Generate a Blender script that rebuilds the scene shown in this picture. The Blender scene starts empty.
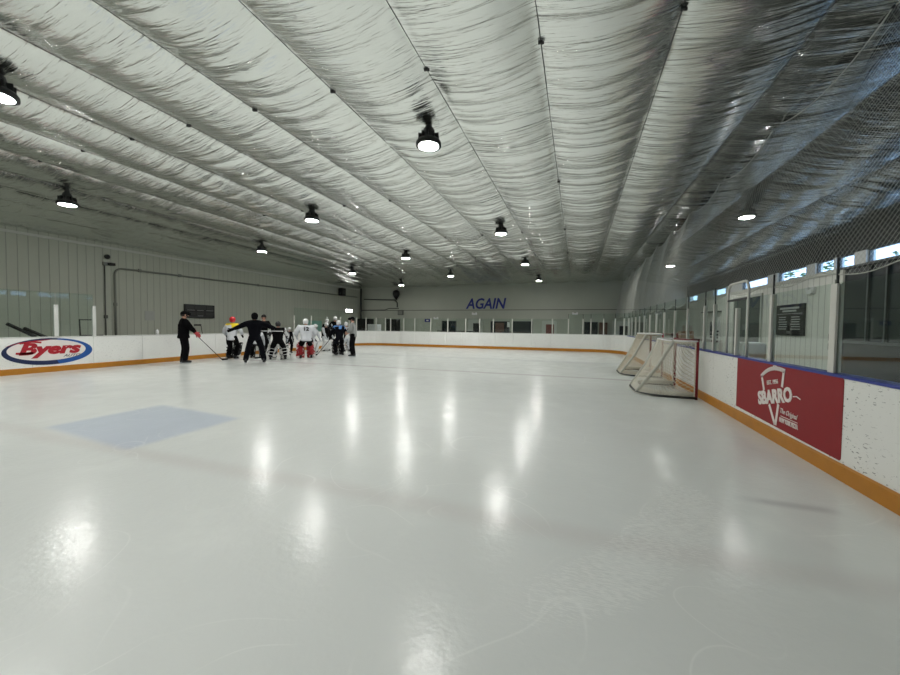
import bpy, bmesh, math, random
import numpy as np
from mathutils import Vector, Matrix
random.seed(7)
PI = math.pi
sc = bpy.context.scene
COL = sc.collection
# ------------------------------------------------------------------ camera
F_PX, YAW, PITCH, ROLL, CAM_H = 366.05, .33404, -.03381, .01015, 1.5426
cy, sy = math.cos(YAW), math.sin(YAW)
f0, r0, u0 = Vector((-sy, cy, 0)), Vector((cy, sy, 0)), Vector((0, 0, 1))
cf = f0*math.cos(PITCH) + u0*math.sin(PITCH)
cu = -f0*math.sin(PITCH) + u0*math.cos(PITCH)
cr = r0*math.cos(ROLL) + cu*math.sin(ROLL)
cu2 = -r0*math.sin(ROLL) + cu*math.cos(ROLL)
cam = bpy.data.cameras.new('camera')
cam.sensor_fit = 'HORIZONTAL'; cam.sensor_width = 36; cam.lens = F_PX/900*36
cam.clip_start = .05; cam.clip_end = 300
camo = bpy.data.objects.new('camera', cam); COL.objects.link(camo)
M = Matrix.Identity(4)
for i in range(3):
    M[i][0], M[i][1], M[i][2] = cr[i], cu2[i], -cf[i]
M[2][3] = CAM_H
camo.matrix_world = M
sc.camera = camo

# ------------------------------------------------------------------ materials
def lin(c):
    return tuple(((v/255)/12.92 if v/255 <= .04045 else ((v/255+.055)/1.055)**2.4) for v in c)
MATS = {}
def mat(name, rgb, rough=.6, metal=0, spec=.5, noise=0, scale=8, bump=0, bscale=30):
    if name in MATS: return MATS[name]
    m = bpy.data.materials.new(name); m.use_nodes = True
    nt = m.node_tree; b = nt.nodes['Principled BSDF']
    c = (*lin(rgb), 1)
    b.inputs['Base Color'].default_value = c
    b.inputs['Roughness'].default_value = rough
    b.inputs['Metallic'].default_value = metal
    b.inputs['Specular IOR Level'].default_value = spec
    tc = nt.nodes.new('ShaderNodeTexCoord')
    n = nt.nodes.new('ShaderNodeTexNoise'); n.inputs['Scale'].default_value = scale; n.inputs['Detail'].default_value = 4
    nt.links.new(tc.outputs['Object'], n.inputs['Vector'])
    mx = nt.nodes.new('ShaderNodeMix'); mx.data_type = 'RGBA'
    d = max(noise, .04)
    mx.inputs[6].default_value = (*[v*(1-d) for v in c[:3]], 1)
    mx.inputs[7].default_value = (*[min(1, v*(1+d)) for v in c[:3]], 1)
    nt.links.new(n.outputs['Fac'], mx.inputs[0]); nt.links.new(mx.outputs[2], b.inputs['Base Color'])
    if bump:
        n2 = nt.nodes.new('ShaderNodeTexNoise'); n2.inputs['Scale'].default_value = bscale
        nt.links.new(tc.outputs['Object'], n2.inputs['Vector'])
        bp = nt.nodes.new('ShaderNodeBump'); bp.inputs['Strength'].default_value = bump; bp.inputs['Distance'].default_value = .02
        nt.links.new(n2.outputs['Fac'], bp.inputs['Height']); nt.links.new(bp.outputs[0], b.inputs['Normal'])
    MATS[name] = m
    return m
def emis(name, rgb, strength):
    m = bpy.data.materials.new(name); m.use_nodes = True
    nt = m.node_tree; nt.nodes.clear()
    e = nt.nodes.new('ShaderNodeEmission'); e.inputs[0].default_value = (*rgb, 1); e.inputs[1].default_value = strength
    o = nt.nodes.new('ShaderNodeOutputMaterial'); nt.links.new(e.outputs[0], o.inputs[0])
    MATS[name] = m
    return m
class NB:
    """small node builder"""
    def __init__(s, name):
        s.m = bpy.data.materials.new(name); s.m.use_nodes = True; s.t = s.m.node_tree
        s.b = s.t.nodes['Principled BSDF']; MATS[name] = s.m
        s.tc = s.t.nodes.new('ShaderNodeTexCoord')
    def n(s, typ, **kw):
        x = s.t.nodes.new('ShaderNode'+typ)
        for k, v in kw.items(): setattr(x, k, v)
        return x
    def put(s, sock, v):
        if hasattr(v, 'is_output') or hasattr(v, 'links'): s.t.links.new(v, sock)
        else: sock.default_value = v
    def math(s, op, a, b=None, c=None, clamp=False):
        x = s.n('Math', operation=op); x.use_clamp = clamp
        s.put(x.inputs[0], a)
        if b is not None: s.put(x.inputs[1], b)
        if c is not None: s.put(x.inputs[2], c)
        return x.outputs[0]
    def noise(s, vec, scale, detail=3, rough=.5, dist=0):
        x = s.n('TexNoise'); s.put(x.inputs['Vector'], vec)
        x.inputs['Scale'].default_value = scale; x.inputs['Detail'].default_value = detail
        x.inputs['Roughness'].default_value = rough; x.inputs['Distortion'].default_value = dist
        return x.outputs['Fac']
    def mapping(s, vec, scale=(1, 1, 1), rot=(0, 0, 0), loc=(0, 0, 0)):
        x = s.n('Mapping'); s.put(x.inputs[0], vec)
        x.inputs['Scale'].default_value = scale; x.inputs['Rotation'].default_value = rot; x.inputs['Location'].default_value = loc
        return x.outputs[0]
    def mix(s, fac, a, b):
        x = s.n('Mix', data_type='RGBA'); s.put(x.inputs[0], fac); s.put(x.inputs[6], a); s.put(x.inputs[7], b)
        return x.outputs[2]
    def ramp(s, v, lo, hi):
        x = s.n('MapRange'); x.clamp = True; x.interpolation_type = 'SMOOTHSTEP'
        s.put(x.inputs[0], v); x.inputs[1].default_value = lo; x.inputs[2].default_value = hi
        return x.outputs[0]
    def bump(s, h, strength, dist, normal=None):
        x = s.n('Bump'); x.inputs['Strength'].default_value = strength; x.inputs['Distance'].default_value = dist
        s.put(x.inputs['Height'], h)
        if normal is not None: s.put(x.inputs['Normal'], normal)
        return x.outputs[0]
# ---- ice
def make_ice():
    k = NB('ice'); P = k.tc.outputs['Object']
    sep = k.n('SeparateXYZ'); k.put(sep.inputs[0], P); X, Y = sep.outputs[0], sep.outputs[1]
    cloud = k.noise(P, .35, 4)
    base = k.mix(cloud, (.66, .69, .675, 1), (.76, .79, .77, 1))
    # faded lines painted under the ice
    def band(c, hw, soft, slope=0, cc=Y):
        d = k.math('ABSOLUTE', k.math('SUBTRACT', cc, c))
        return k.math('SUBTRACT', 1.0, k.ramp(d, hw-soft, hw+soft))
    wob = k.math('MULTIPLY', k.noise(P, .5, 1), .16)
    Yw = k.math('ADD', Y, wob)
    base = k.mix(k.math('MULTIPLY', band(2.92, .12, .11, cc=Yw), .14), base, (.42, .30, .29, 1))
    base = k.mix(k.math('MULTIPLY', band(11.75, .12, .08, cc=Yw), .45), base, (.40, .33, .36, 1))
    base = k.mix(k.math('MULTIPLY', band(16.6, .35, .3, cc=Yw), .25), base, (.45, .47, .52, 1))
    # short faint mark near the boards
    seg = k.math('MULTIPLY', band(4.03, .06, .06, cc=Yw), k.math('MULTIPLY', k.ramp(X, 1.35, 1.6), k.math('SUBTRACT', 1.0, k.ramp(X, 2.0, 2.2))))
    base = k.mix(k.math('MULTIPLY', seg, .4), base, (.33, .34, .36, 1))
    # faded blue square
    R = k.mapping(P, loc=(6.2, -3.75, 0)); R2 = k.mapping(R, rot=(0, 0, .1))
    s2 = k.n('SeparateXYZ'); k.put(s2.inputs[0], R2)
    ax = k.math('ABSOLUTE', k.math('ADD', s2.outputs[0], k.math('MULTIPLY', s2.outputs[1], .12))); ay = k.math('ABSOLUTE', s2.outputs[1])
    sq = k.math('MULTIPLY', k.math('SUBTRACT', 1.0, k.ramp(ax, .98, 1.20)), k.math('SUBTRACT', 1.0, k.ramp(ay, .70, .88)))
    base = k.mix(k.math('MULTIPLY', sq, .52), base, (.40, .48, .64, 1))
    # skate scratches: long thin curved cuts
    warp = k.n('TexNoise'); k.put(warp.inputs['Vector'], P); warp.inputs['Scale'].default_value = .45
    vm = k.n('VectorMath', operation='MULTIPLY_ADD'); k.put(vm.inputs[0], warp.outputs['Color']); vm.inputs[1].default_value = (1.6, 1.6, 0); k.put(vm.inputs[2], P)
    def cuts(scale, r0_, w, off):
        v = k.n('TexVoronoi', feature='F1'); k.put(v.inputs['Vector'], k.mapping(vm.outputs[0], scale=(1, 1, 0), loc=(off, off*.7, .5)))
        v.inputs['Scale'].default_value = scale
        d = k.math('ABSOLUTE', k.math('SUBTRACT', v.outputs['Distance'], r0_))
        line = k.math('SUBTRACT', 1.0, k.ramp(d, 0, w))
        return k.math('MULTIPLY', line, k.ramp(k.noise(k.mapping(P, loc=(off, 3, 0)), .9, 2), .50, .66))
    cut = cuts(.33, .42, .0035, 1.3)
    for a_, b_, c_, d_ in ((.5, .5, .005, 4.1), (.8, .38, .007, 7.7), (.8, .55, .006, 11.2), (1.3, .4, .010, 15.5), (.26, .62, .003, 19.3)):
        cut = k.math('MAXIMUM', cut, cuts(a_, b_, c_, d_))
    base = k.mix(k.math('MULTIPLY', cut, .27), base, (.93, .95, .93, 1))
    # scraped swath (arc of snow left by stops)
    dx = k.math('ADD', X, 2.05); dy = k.math('SUBTRACT', Y, 4.55)
    rad = k.math('SQRT', k.math('ADD', k.math('MULTIPLY', dx, dx), k.math('MULTIPLY', dy, dy)))
    rr = k.math('ABSOLUTE', k.math('SUBTRACT', rad, k.math('ADD', 2.95, k.math('MULTIPLY', k.noise(P, 1.2, 2), .3))))
    arc = k.math('MULTIPLY', k.math('SUBTRACT', 1.0, k.ramp(rr, .05, .36)), k.math('MULTIPLY', k.ramp(X, -.6, .35), k.math('SUBTRACT', 1.0, k.ramp(Y, 3.5, 4.4))))
    grit = k.ramp(k.math('MAXIMUM', k.noise(k.mapping(P, scale=(1, 7, 1), rot=(0, 0, .8)), 14, 4, .6), k.noise(k.mapping(P, scale=(1, 7, 1), rot=(0, 0, 1.25)), 16, 4, .6)), .46, .68)
    snow = k.math('MULTIPLY', arc, k.math('MULTIPLY_ADD', grit, .8, .2))
    base = k.mix(k.math('MULTIPLY', snow, .62), base, (.92, .94, .91, 1))
    haze = k.math('MULTIPLY', k.ramp(k.noise(P, .9, 5, .65), .52, .75), .35)
    base = k.mix(haze, base, (.84, .87, .84, 1))
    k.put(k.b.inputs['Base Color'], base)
    rg = k.math('ADD', k.math('MULTIPLY', k.noise(P, 2.2, 4), .16), .125)
    rg = k.math('ADD', rg, k.math('MULTIPLY', snow, .3))
    k.put(k.b.inputs['Roughness'], rg)
    k.b.inputs['IOR'].default_value = 1.36
    k.b.inputs['Specular IOR Level'].default_value = .23
    h = k.math('ADD', k.noise(P, 3.0, 2), k.math('MULTIPLY', k.noise(P, 22, 4), .38))
    h = k.math('ADD', h, k.math('MULTIPLY', snow, k.noise(P, 70, 3)))
    k.put(k.b.inputs['Normal'], k.bump(h, .35, .012))
    return k.m
def make_foil():
    k = NB('foil'); P = k.tc.outputs['Object']
    k.b.inputs['Metallic'].default_value = 1
    v = k.noise(P, 1.5, 4)
    k.put(k.b.inputs['Base Color'], k.mix(v, (.71, .73, .70, 1), (.85, .87, .84, 1)))
    k.put(k.b.inputs['Roughness'], k.math('ADD', k.math('MULTIPLY', k.noise(P, 5, 3), .10), .15))
    w = k.noise(k.mapping(P, scale=(.55, 5.0, 1), rot=(0, 0, .10)), 1.5, 4, .5, .25)
    w2 = k.noise(k.mapping(P, scale=(.8, 11, 1), rot=(0, 0, -.06)), 1.7, 3, .5, .2)
    w3 = k.noise(k.mapping(P, scale=(1, 1.6, 1)), 7, 2, .5, .3)
    h = k.math('ADD', k.math('ABSOLUTE', k.math('SUBTRACT', w, .5)), k.math('MULTIPLY', k.math('ABSOLUTE', k.math('SUBTRACT', w2, .5)), .35))
    h = k.math('ADD', h, k.math('MULTIPLY', w3, .035))
    k.put(k.b.inputs['Normal'], k.bump(h, .7, .06))
    return k.m
def make_panel(name, rgb, axis, pitch, groove=.02, dark=.5, rough=.5):
    """ribbed metal siding: grooves every pitch metres along one axis"""
    k = NB(name); P = k.tc.outputs['Object']
    sep = k.n('SeparateXYZ'); k.put(sep.inputs[0], P); a = sep.outputs[axis]
    fr = k.math('FRACT', k.math('DIVIDE', a, pitch))
    d = k.math('MULTIPLY', k.math('ABSOLUTE', k.math('SUBTRACT', fr, .5)), pitch)
    g = k.math('SUBTRACT', 1.0, k.ramp(d, groove*.4, groove))
    c = lin(rgb)
    base = k.mix(k.noise(k.mapping(P, scale=(1, 1, .25)), 1.3, 5), (*[x*.9 for x in c], 1), (*[min(1, x*1.1) for x in c], 1))
    base = k.mix(k.math('MULTIPLY', g, dark), base, (*[x*.3 for x in c], 1))
    k.put(k.b.inputs['Base Color'], base)
    k.b.inputs['Roughness'].default_value = rough
    hh = k.math('MULTIPLY', g, -1.0)
    k.put(k.b.inputs['Normal'], k.bump(hh, .6, .02))
    return k.m
def make_board(name, rgb, marks):
    k = NB(name); P = k.tc.outputs['Object']
    c = lin(rgb)
    base = k.mix(k.noise(P, 2, 4), (*[x*.95 for x in c], 1), (*[min(1, x*1.04) for x in c], 1))
    def scuffs(sc_, rot, lo, stretch):
        n = k.noise(k.mapping(P, scale=stretch, rot=(rot, 0, 0)), sc_, 2, .5, .4)
        msk = k.ramp(k.noise(P, 1.1, 2), .35, .6)
        return k.math('MULTIPLY', k.ramp(n, lo, lo+.025), msk)
    m = k.math('MAXIMUM', scuffs(17, .7,   .655, (1, 1, 2.2)), scuffs(12, -.5, .665, (1, 1, 4.5)))
    base = k.mix(k.math('MULTIPLY', m, marks), base, (.03, .03, .035, 1))
    k.put(k.b.inputs['Base Color'], base)
    k.b.inputs['Roughness'].default_value = .28
    return k.m
def make_glass():
    m = bpy.data.materials.new('rink_glass'); m.use_nodes = True; t = m.node_tree; t.nodes.clear()
    N = t.nodes.new
    tr = N('ShaderNodeBsdfTransparent'); tr.inputs[0].default_value = (.92, .96, .94, 1)
    gl = N('ShaderNodeBsdfGlossy'); gl.inputs['Roughness'].default_value = .02; gl.inputs[0].default_value = (.9, .95, .93, 1)
    fr = N('ShaderNodeFresnel'); fr.inputs[0].default_value = 1.5
    mx = N('ShaderNodeMixShader'); out = N('ShaderNodeOutputMaterial')
    ge = N('ShaderNodeNewGeometry'); sb = N('ShaderNodeMath'); sb.operation = 'SUBTRACT'; sb.inputs[0].default_value = 1; t.links.new(ge.outputs['Backfacing'], sb.inputs[1])
    mu = N('ShaderNodeMath'); mu.operation = 'MULTIPLY'; t.links.new(fr.outputs[0], mu.inputs[0]); t.links.new(sb.outputs[0], mu.inputs[1])
    t.links.new(mu.outputs[0], mx.inputs[0]); t.links.new(tr.outputs[0], mx.inputs[1]); t.links.new(gl.outputs[0], mx.inputs[2]); t.links.new(mx.outputs[0], out.inputs[0])
    MATS['rink_glass'] = m
    return m
def make_mottle(name, a, b, sc_, th):
    k = NB(name); P = k.tc.outputs['Object']
    k.put(k.b.inputs['Base Color'], k.mix(k.ramp(k.noise(P, sc_, 2, .5, .8), th-.03, th+.03), (*lin(a), 1), (*lin(b), 1))); k.b.inputs['Roughness'].default_value = .6
    return k.m
PAD_BW = make_mottle('black_pad_white_patch', (20, 20, 22), (215, 215, 212), 6, .54)
PAD_WB = make_mottle('white_pad_dark_patch', (60, 62, 64), (214, 214, 210), 5, .42)
PAD_RW = make_mottle('red_pad_white_patch', (150, 24, 34), (220, 216, 214), 5.5, .54)
SLV_BW = make_mottle('black_sleeve_white_patch', (20, 20, 22), (205, 206, 206), 5, .50)
JER_WB = make_mottle('white_jersey_dark_patch', (40, 42, 46), (220, 220, 220), 7, .42)
ICE, FOIL, GLASS = make_ice(), make_foil(), make_glass()
WALL_L = make_panel('siding_grey_side', (188, 191, 177), 1, .28, .015, .42)
WALL_F = mat('siding_grey_end', (172, 176, 163), .6, noise=.06, scale=1.2)
WALL_R = make_panel('siding_white', (226, 228, 220), 1, .305, .02, .55)
BOARD = make_board('white_board', (235, 236, 232), .75)
BOARD_FAR = make_board('white_board_clean', (238, 239, 236), .25)
KICK = mat('yellow_kick', (182, 120, 26), .45, noise=.15, scale=6)
BLUE_CAP = mat('blue_cap', (28, 48, 140), .4)
WHITE_CAP = mat('white_cap', (205, 207, 203), .4)
DARK_CAP = mat('dark_sill', (52, 55, 54), .5)
ALU = mat('aluminium', (208, 208, 200), .45)
DARK_ROD = mat('dark_rod', (36, 40, 40), .5)
BLACK = mat('black_plastic', (16, 17, 18), .5)
BLACKC = mat('black_cloth', (7, 7, 9), .95, spec=.15)
NAVYC = mat('navy_cloth', (9, 10, 17), .95, spec=.15)
WHITEC = mat('white_cloth', (206, 209, 214), .8, noise=.08)
GREYC = mat('grey_cloth', (138, 140, 138), .9)
YELLOWC = mat('yellow_cloth', (232, 205, 40), .8)
BLUEC = mat('light_blue_cloth', (92, 142, 205), .8)
REDC = mat('red_cloth', (150, 26, 34), .7)
RED = mat('red_paint', (120, 18, 28), .4)
REDH = mat('red_helmet', (200, 40, 50), .35)
WHITEP = mat('white_plastic', (230, 230, 230), .35)
SKIN = mat('skin', (196, 150, 128), .6)
HAIR = mat('dark_hair', (28, 22, 20), .8)
STEEL = mat('steel', (180, 184, 188), .3, metal=.8)
RUBBER = mat('rubber_floor', (46, 48, 48), .85, noise=.2)
CONDUIT = mat('grey_conduit', (138, 141, 132), .5, metal=.2)
RED_AD = mat('red_ad_print', (140, 14, 25), .55, noise=.05)
AD_WHITE = mat('white_print', (232, 226, 222), .4)
CORD = mat('net_cord', (178, 180, 172), .8)
NETW = mat('goal_net_cord', (214, 210, 196), .85)
NETB = mat('old_net_cord', (196, 186, 164), .85)
PAD_W = mat('goal_pad_vinyl', (196, 196, 186), .5, noise=.08)
BLUEP = mat('blue_letter', (32, 44, 128), .5)
DOORW = mat('door_frame_paint', (190, 194, 186), .5)
DARKW = mat('dark_interior', (22, 24, 24), .5)
BROWN = mat('brown_door', (92, 66, 54), .5)
REDBR = mat('red_brown_door', (112, 58, 52), .5)
STORE = mat('dark_storefront', (30, 38, 40), .25)
MULL = mat('grey_mullion', (70, 76, 76), .45)
TEAL = mat('pale_green_board', (150, 200, 186), .6)
PAPER = mat('paper', (222, 224, 220), .7)
LEAF = mat('leaf', (60, 92, 40), .8, noise=.4, scale=3)
BARK = mat('bark', (80, 66, 50), .9)
LENS = emis('lamp_lens', (1, .985, .94), 150)
FLOODL = emis('flood_lens', (1, 1, .96), 9)
FACE_DK = mat('eye_dark', (20, 16, 16), .4)

# ------------------------------------------------------------------ helpers
def link(name, me, m=None, parent=None):
    o = bpy.data.objects.new(name, me); COL.objects.link(o)
    if m is not None and me is not None:
        for q in (m if isinstance(m, (list, tuple)) else [m]): me.materials.append(q)
    if parent is not None: o.parent = parent
    return o
def tag(o, label=None, cat=None, group=None, kind=None):
    if label: o['label'] = label
    if cat: o['category'] = cat
    if group: o['group'] = group
    if kind: o['kind'] = kind
    return o
def thing(name, label, cat, loc=(0, 0, 0), rz=0, group=None):
    o = bpy.data.objects.new(name, None); COL.objects.link(o); o.empty_display_size = .1
    o.location = loc; o.rotation_euler = (0, 0, rz)
    return tag(o, label, cat, group)
class MB:
    def __init__(s): s.v = []; s.f = []; s.mi = []; s.cur = 0; s.smooth = False
    def add(s, vs, fs):
        b = len(s.v); s.v += [tuple(q) for q in vs]
        for f in fs: s.f.append([i+b for i in f]); s.mi.append(s.cur)
        return s
    def box(s, c, d, rot=None):
        hx, hy, hz = d[0]/2, d[1]/2, d[2]/2
        vs = [Vector((x, y, z)) for x in (-hx, hx) for y in (-hy, hy) for z in (-hz, hz)]
        if rot is not None: vs = [rot @ q for q in vs]
        c = Vector(c)
        return s.add([q+c for q in vs], [(0, 1, 3, 2), (4, 6, 7, 5), (0, 4, 5, 1), (2, 3, 7, 6), (0, 2, 6, 4), (1, 5, 7, 3)])
    def b2(s, lo, hi):
        return s.box([(a+b)/2 for a, b in zip(lo, hi)], [abs(b-a) for a, b in zip(lo, hi)])
    def tube(s, pts, r, n=8, cap=True, closed=False):
        pts = [Vector(q) for q in pts]; m = len(pts)
        rs = r if isinstance(r, (list, tuple)) else [r]*m
        rings = []; prev = None
        for i, q in enumerate(pts):
            if closed: t = pts[(i+1) % m]-pts[i-1]
            else: t = pts[min(i+1, m-1)]-pts[max(i-1, 0)]
            t.normalize()
            if prev is None:
                a = Vector((0, 0, 1)) if abs(t.z) < .9 else Vector((1, 0, 0))
                u = t.cross(a).normalized()
            else:
                u = (prev - t*prev.dot(t)); u.normalize()
            prev = u; w = t.cross(u)
            rings.append([q + (u*math.cos(2*PI*k/n) + w*math.sin(2*PI*k/n))*rs[i] for k in range(n)])
        vs = [q for R in rings for q in R]; fs = []
        for i in range(m if closed else m-1):
            j = (i+1) % m
            for k in range(n): fs.append((i*n+k, i*n+(k+1) % n, j*n+(k+1) % n, j*n+k))
        if cap and not closed:
            fs.append(tuple(range(n-1, -1, -1))); fs.append(tuple((m-1)*n+k for k in range(n)))
        return s.add(vs, fs)
    def lathe(s, prof, c=(0, 0, 0), n=24, rot=None):
        c = Vector(c); vs = []; fs = []
        for r, z in prof:
            for k in range(n):
                q = Vector((r*math.cos(2*PI*k/n), r*math.sin(2*PI*k/n), z))
                vs.append((rot @ q if rot is not None else q)+c)
        m = len(prof)
        for i in range(m-1):
            for k in range(n): fs.append((i*n+k, i*n+(k+1) % n, (i+1)*n+(k+1) % n, (i+1)*n+k))
        if prof[0][0] > 1e-4: fs.append(tuple(range(n-1, -1, -1)))
        if prof[-1][0] > 1e-4: fs.append(tuple((m-1)*n+k for k in range(n)))
        return s.add(vs, fs)
    def ell(s, c, r, nu=14, nv=9, v0=0, v1=PI, rot=None):
        """ellipsoid, polar angle from v0 (top) to v1"""
        c = Vector(c); vs = []; fs = []
        for i in range(nv+1):
            th = v0+(v1-v0)*i/nv
            for k in range(nu):
                a = 2*PI*k/nu
                q = Vector((r[0]*math.sin(th)*math.cos(a), r[1]*math.sin(th)*math.sin(a), r[2]*math.cos(th)))
                vs.append((rot @ q if rot is not None else q)+c)
        for i in range(nv):
            for k in range(nu): fs.append((i*nu+k, (i+1)*nu+k, (i+1)*nu+(k+1) % nu, i*nu+(k+1) % nu))
        return s.add(vs, fs)
    def loft(s, rings):
        n = len(rings[0]); vs = [q for R in rings for q in R]; fs = []
        for i in range(len(rings)-1):
            for k in range(n): fs.append((i*n+k, i*n+(k+1) % n, (i+1)*n+(k+1) % n, (i+1)*n+k))
        fs.append(tuple(range(n-1, -1, -1))); fs.append(tuple((len(rings)-1)*n+k for k in range(n)))
        return s.add(vs, fs)
    def mesh(s, name, smooth=False):
        me = bpy.data.meshes.new(name); me.from_pydata(s.v, [], s.f)
        bm = bmesh.new(); bm.from_mesh(me)
        bmesh.ops.recalc_face_normals(bm, faces=bm.faces)
        bm.to_mesh(me); bm.free()
        if any(s.mi): me.polygons.foreach_set('material_index', s.mi)
        if smooth or s.smooth: me.polygons.foreach_set('use_smooth', [True]*len(me.polygons))
        me.update()
        return me
    def build(s, name, m, parent=None, smooth=False, bevel=0):
        o = link(name, s.mesh(name, smooth), m, parent)
        if bevel:
            b = o.modifiers.new('bevel', 'BEVEL'); b.width = bevel; b.segments = 2; b.limit_method = 'ANGLE'
        return o
def evaluate(o):
    """replace an object's mesh by its evaluated (modifiers applied) mesh"""
    dg = bpy.context.evaluated_depsgraph_get(); dg.update()
    me = bpy.data.meshes.new_from_object(o.evaluated_get(dg))
    o.modifiers.clear(); old = o.data; o.data = me
    return o
def text_mesh(body, size, depth=.004, shear=0, offset=0, spacing=1, sx=1):
    cu_ = bpy.data.curves.new('lettering', 'FONT'); cu_.body = body; cu_.size = size; cu_.extrude = depth
    cu_.shear = shear; cu_.offset = offset; cu_.align_x = 'CENTER'; cu_.align_y = 'CENTER'; cu_.space_character = spacing
    cu_.resolution_u = 3
    o = bpy.data.objects.new('lettering', cu_); COL.objects.link(o)
    dg = bpy.context.evaluated_depsgraph_get(); dg.update()
    me = bpy.data.meshes.new_from_object(o.evaluated_get(dg))
    bpy.data.objects.remove(o); bpy.data.curves.remove(cu_)
    xs = np.empty(len(me.vertices)*3); me.vertices.foreach_get('co', xs); xs = xs.reshape(-1, 3)
    xs[:, 0] -= (xs[:, 0].min()+xs[:, 0].max())/2; xs[:, 1] -= (xs[:, 1].min()+xs[:, 1].max())/2
    xs[:, 0] *= sx
    me.vertices.foreach_set('co', xs.ravel()); me.update()
    return me, xs[:, 0].max()*2, xs[:, 1].max()*2
def fit_text(name, body, w, h, origin, right, up, m, parent, shear=0, offset=0, tilt=0, depth=.004):
    """letters of given width and height set flat on a surface"""
    me, mw, mh = text_mesh(body, 1, 0, shear, offset)
    me2, _, _ = text_mesh(body, 1, .05, shear, offset)
    bpy.data.meshes.remove(me); me = me2
    R, U = Vector(right).normalized(), Vector(up).normalized()
    c, s = math.cos(tilt), math.sin(tilt)
    R, U = R*c+U*s, U*c-R*s
    N = R.cross(U); O = Vector(origin)
    xs = np.empty(len(me.vertices)*3); me.vertices.foreach_get('co', xs); xs = xs.reshape(-1, 3)
    mz = max(abs(xs[:, 2]).max(), 1e-6)
    out = np.array(O)+np.outer(xs[:, 0]*w/mw, np.array(R))+np.outer(xs[:, 1]*h/mh, np.array(U))+np.outer(xs[:, 2]/mz*depth, np.array(N))
    me.vertices.foreach_set('co', out.ravel()); me.update()
    return link(name, me, m, parent)
ORD = ['first', 'second', 'third', 'fourth', 'fifth', 'sixth', 'seventh', 'eighth', 'ninth', 'tenth', 'eleventh', 'twelfth', 'thirteenth',
       'fourteenth', 'fifteenth', 'sixteenth', 'seventeenth', 'eighteenth', 'nineteenth', 'twentieth']

# ------------------------------------------------------------------ dimensions
XL, XR, YF, YB, RC = -15.1, 2.58, 23.8, -4.0, 1.8       # inner faces of the rink boards
WL, WR, WF, WB = -19.1, 7.2, 29.7, -7.0                  # building walls
CEIL = 5.0; PS, P0 = 1.502, -4.997                        # foil strips hang between wires
HB = 1.07

# ------------------------------------------------------------------ room shell
st = lambda o: tag(o, kind='structure')
fl = MB(); fl.b2((WL-.2, WB-.2, -.25), (WR+.2, WF+.2, -.06)); st(fl.build('floor', RUBBER))
fl2 = MB(); fl2.b2((WL, WB, -.055), (XL-.16, WF, -.005)); fl2.b2((XR+.16, WB, -.055), (WR, WF, -.005)); fl2.b2((XL-.16, YF+.16, -.055), (XR+.16, WF, -.005)); fl2.b2((XL-.16, WB, -.055), (XR+.16, YB-.16, -.005))
st(fl2.build('floor_walkway', RUBBER))
# ice slab with rounded far corners
def rink_path(off=0, nc=10, near=True):
    """outline of the rink pushed outwards by off; anticlockwise seen from above, starts near right"""
    r = RC+off; pts = []
    pts.append((XR+off, YB-off))
    for i in range(nc+1):
        a = PI/2*i/nc; pts.append((XR-RC+r*math.cos(a), YF-RC+r*math.sin(a)))
    for i in range(nc+1):
        a = PI/2+PI/2*i/nc; pts.append((XL+RC+r*math.cos(a), YF-RC+r*math.sin(a)))
    pts.append((XL-off, YB-off))
    return pts
ip = rink_path(.05)
ice = MB(); n = len(ip)
ice.add([(x, y, 0) for x, y in ip]+[(x, y, -.05) for x, y in ip], [tuple(range(n)), tuple(range(2*n-1, n-1, -1))]+[(i, (i+1) % n, n+(i+1) % n, n+i) for i in range(n)])
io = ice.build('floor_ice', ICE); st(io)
# walls
w = MB(); w.b2((WL-.2, WB, -.05), (WL, WF, CEIL+.15)); st(w.build('wall_left', WALL_L))
w = MB(); w.b2((WL-.2, WF, -.05), (WR+.4, WF+.2, CEIL+.15)); st(w.build('wall_far', WALL_F))
w = MB(); w.b2((WL-.2, WB-.2, -.05), (WR+.4, WB, CEIL+.15)); st(w.build('wall_near', WALL_F))
w = MB(); w.b2((WL, WF-.02, 2.80), (WR, WF, 2.85)); st(w.build('trim_1', mat('seam_grey', (96, 98, 92), .6)))
w = MB(); w.b2((WL, WB, CEIL-.33), (WL+.06, WF, CEIL-.24)); st(w.build('trim_2', mat('trim_light', (206, 208, 200), .6)))
w = MB(); w.b2((WL, WF-.03, CEIL-.14), (WR, WF, CEIL-.05)); st(w.build('trim_3', WALL_F))
w = MB(); w.b2((WR-.04, 13.7, 3.18), (WR, WF, 3.30)); st(w.build('trim_4', mat('trim_cream', (206, 208, 198), .5)))
# right wall: siding beyond Y=13.75, dark storefront nearer; clerestory strip z 3.30..3.66
ZW0, ZW1 = 3.30, 3.66
YD = 13.75
wins = [(27.3, 29.4), (22.6, 24.4), (18.2, 20.6), (15.55, 17.4), (14.15, 15.05), (13.3, 14.05), (10.4, 12.85), (7.6, 9.9), (4.5, 7.0), (1.5, 4.0)]
w = MB()
w.b2((WR, YD, -.05), (WR+.2, WF, ZW0))
st(w.build('wall_right', WALL_R))
w = MB()
w.b2((WR, WB, ZW1), (WR+.2, WF, CEIL+.15))
st(w.build('wall_right_upper', mat('dark_band', (58, 60, 58), .8)))
w = MB(); prev = WF
for a, b in wins:
    w.b2((WR, b, ZW0), (WR+.2, prev, ZW1)); prev = a
w.b2((WR, WB, ZW0), (WR+.2, prev, ZW1))
st(w.build('trim_5', mat('pier_white', (205, 208, 206), .5)))
w = MB(); w.b2((WR+.0, WB, -.05), (WR+.2, YD, ZW0)); st(w.build('wall_right_near', STORE))
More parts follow.
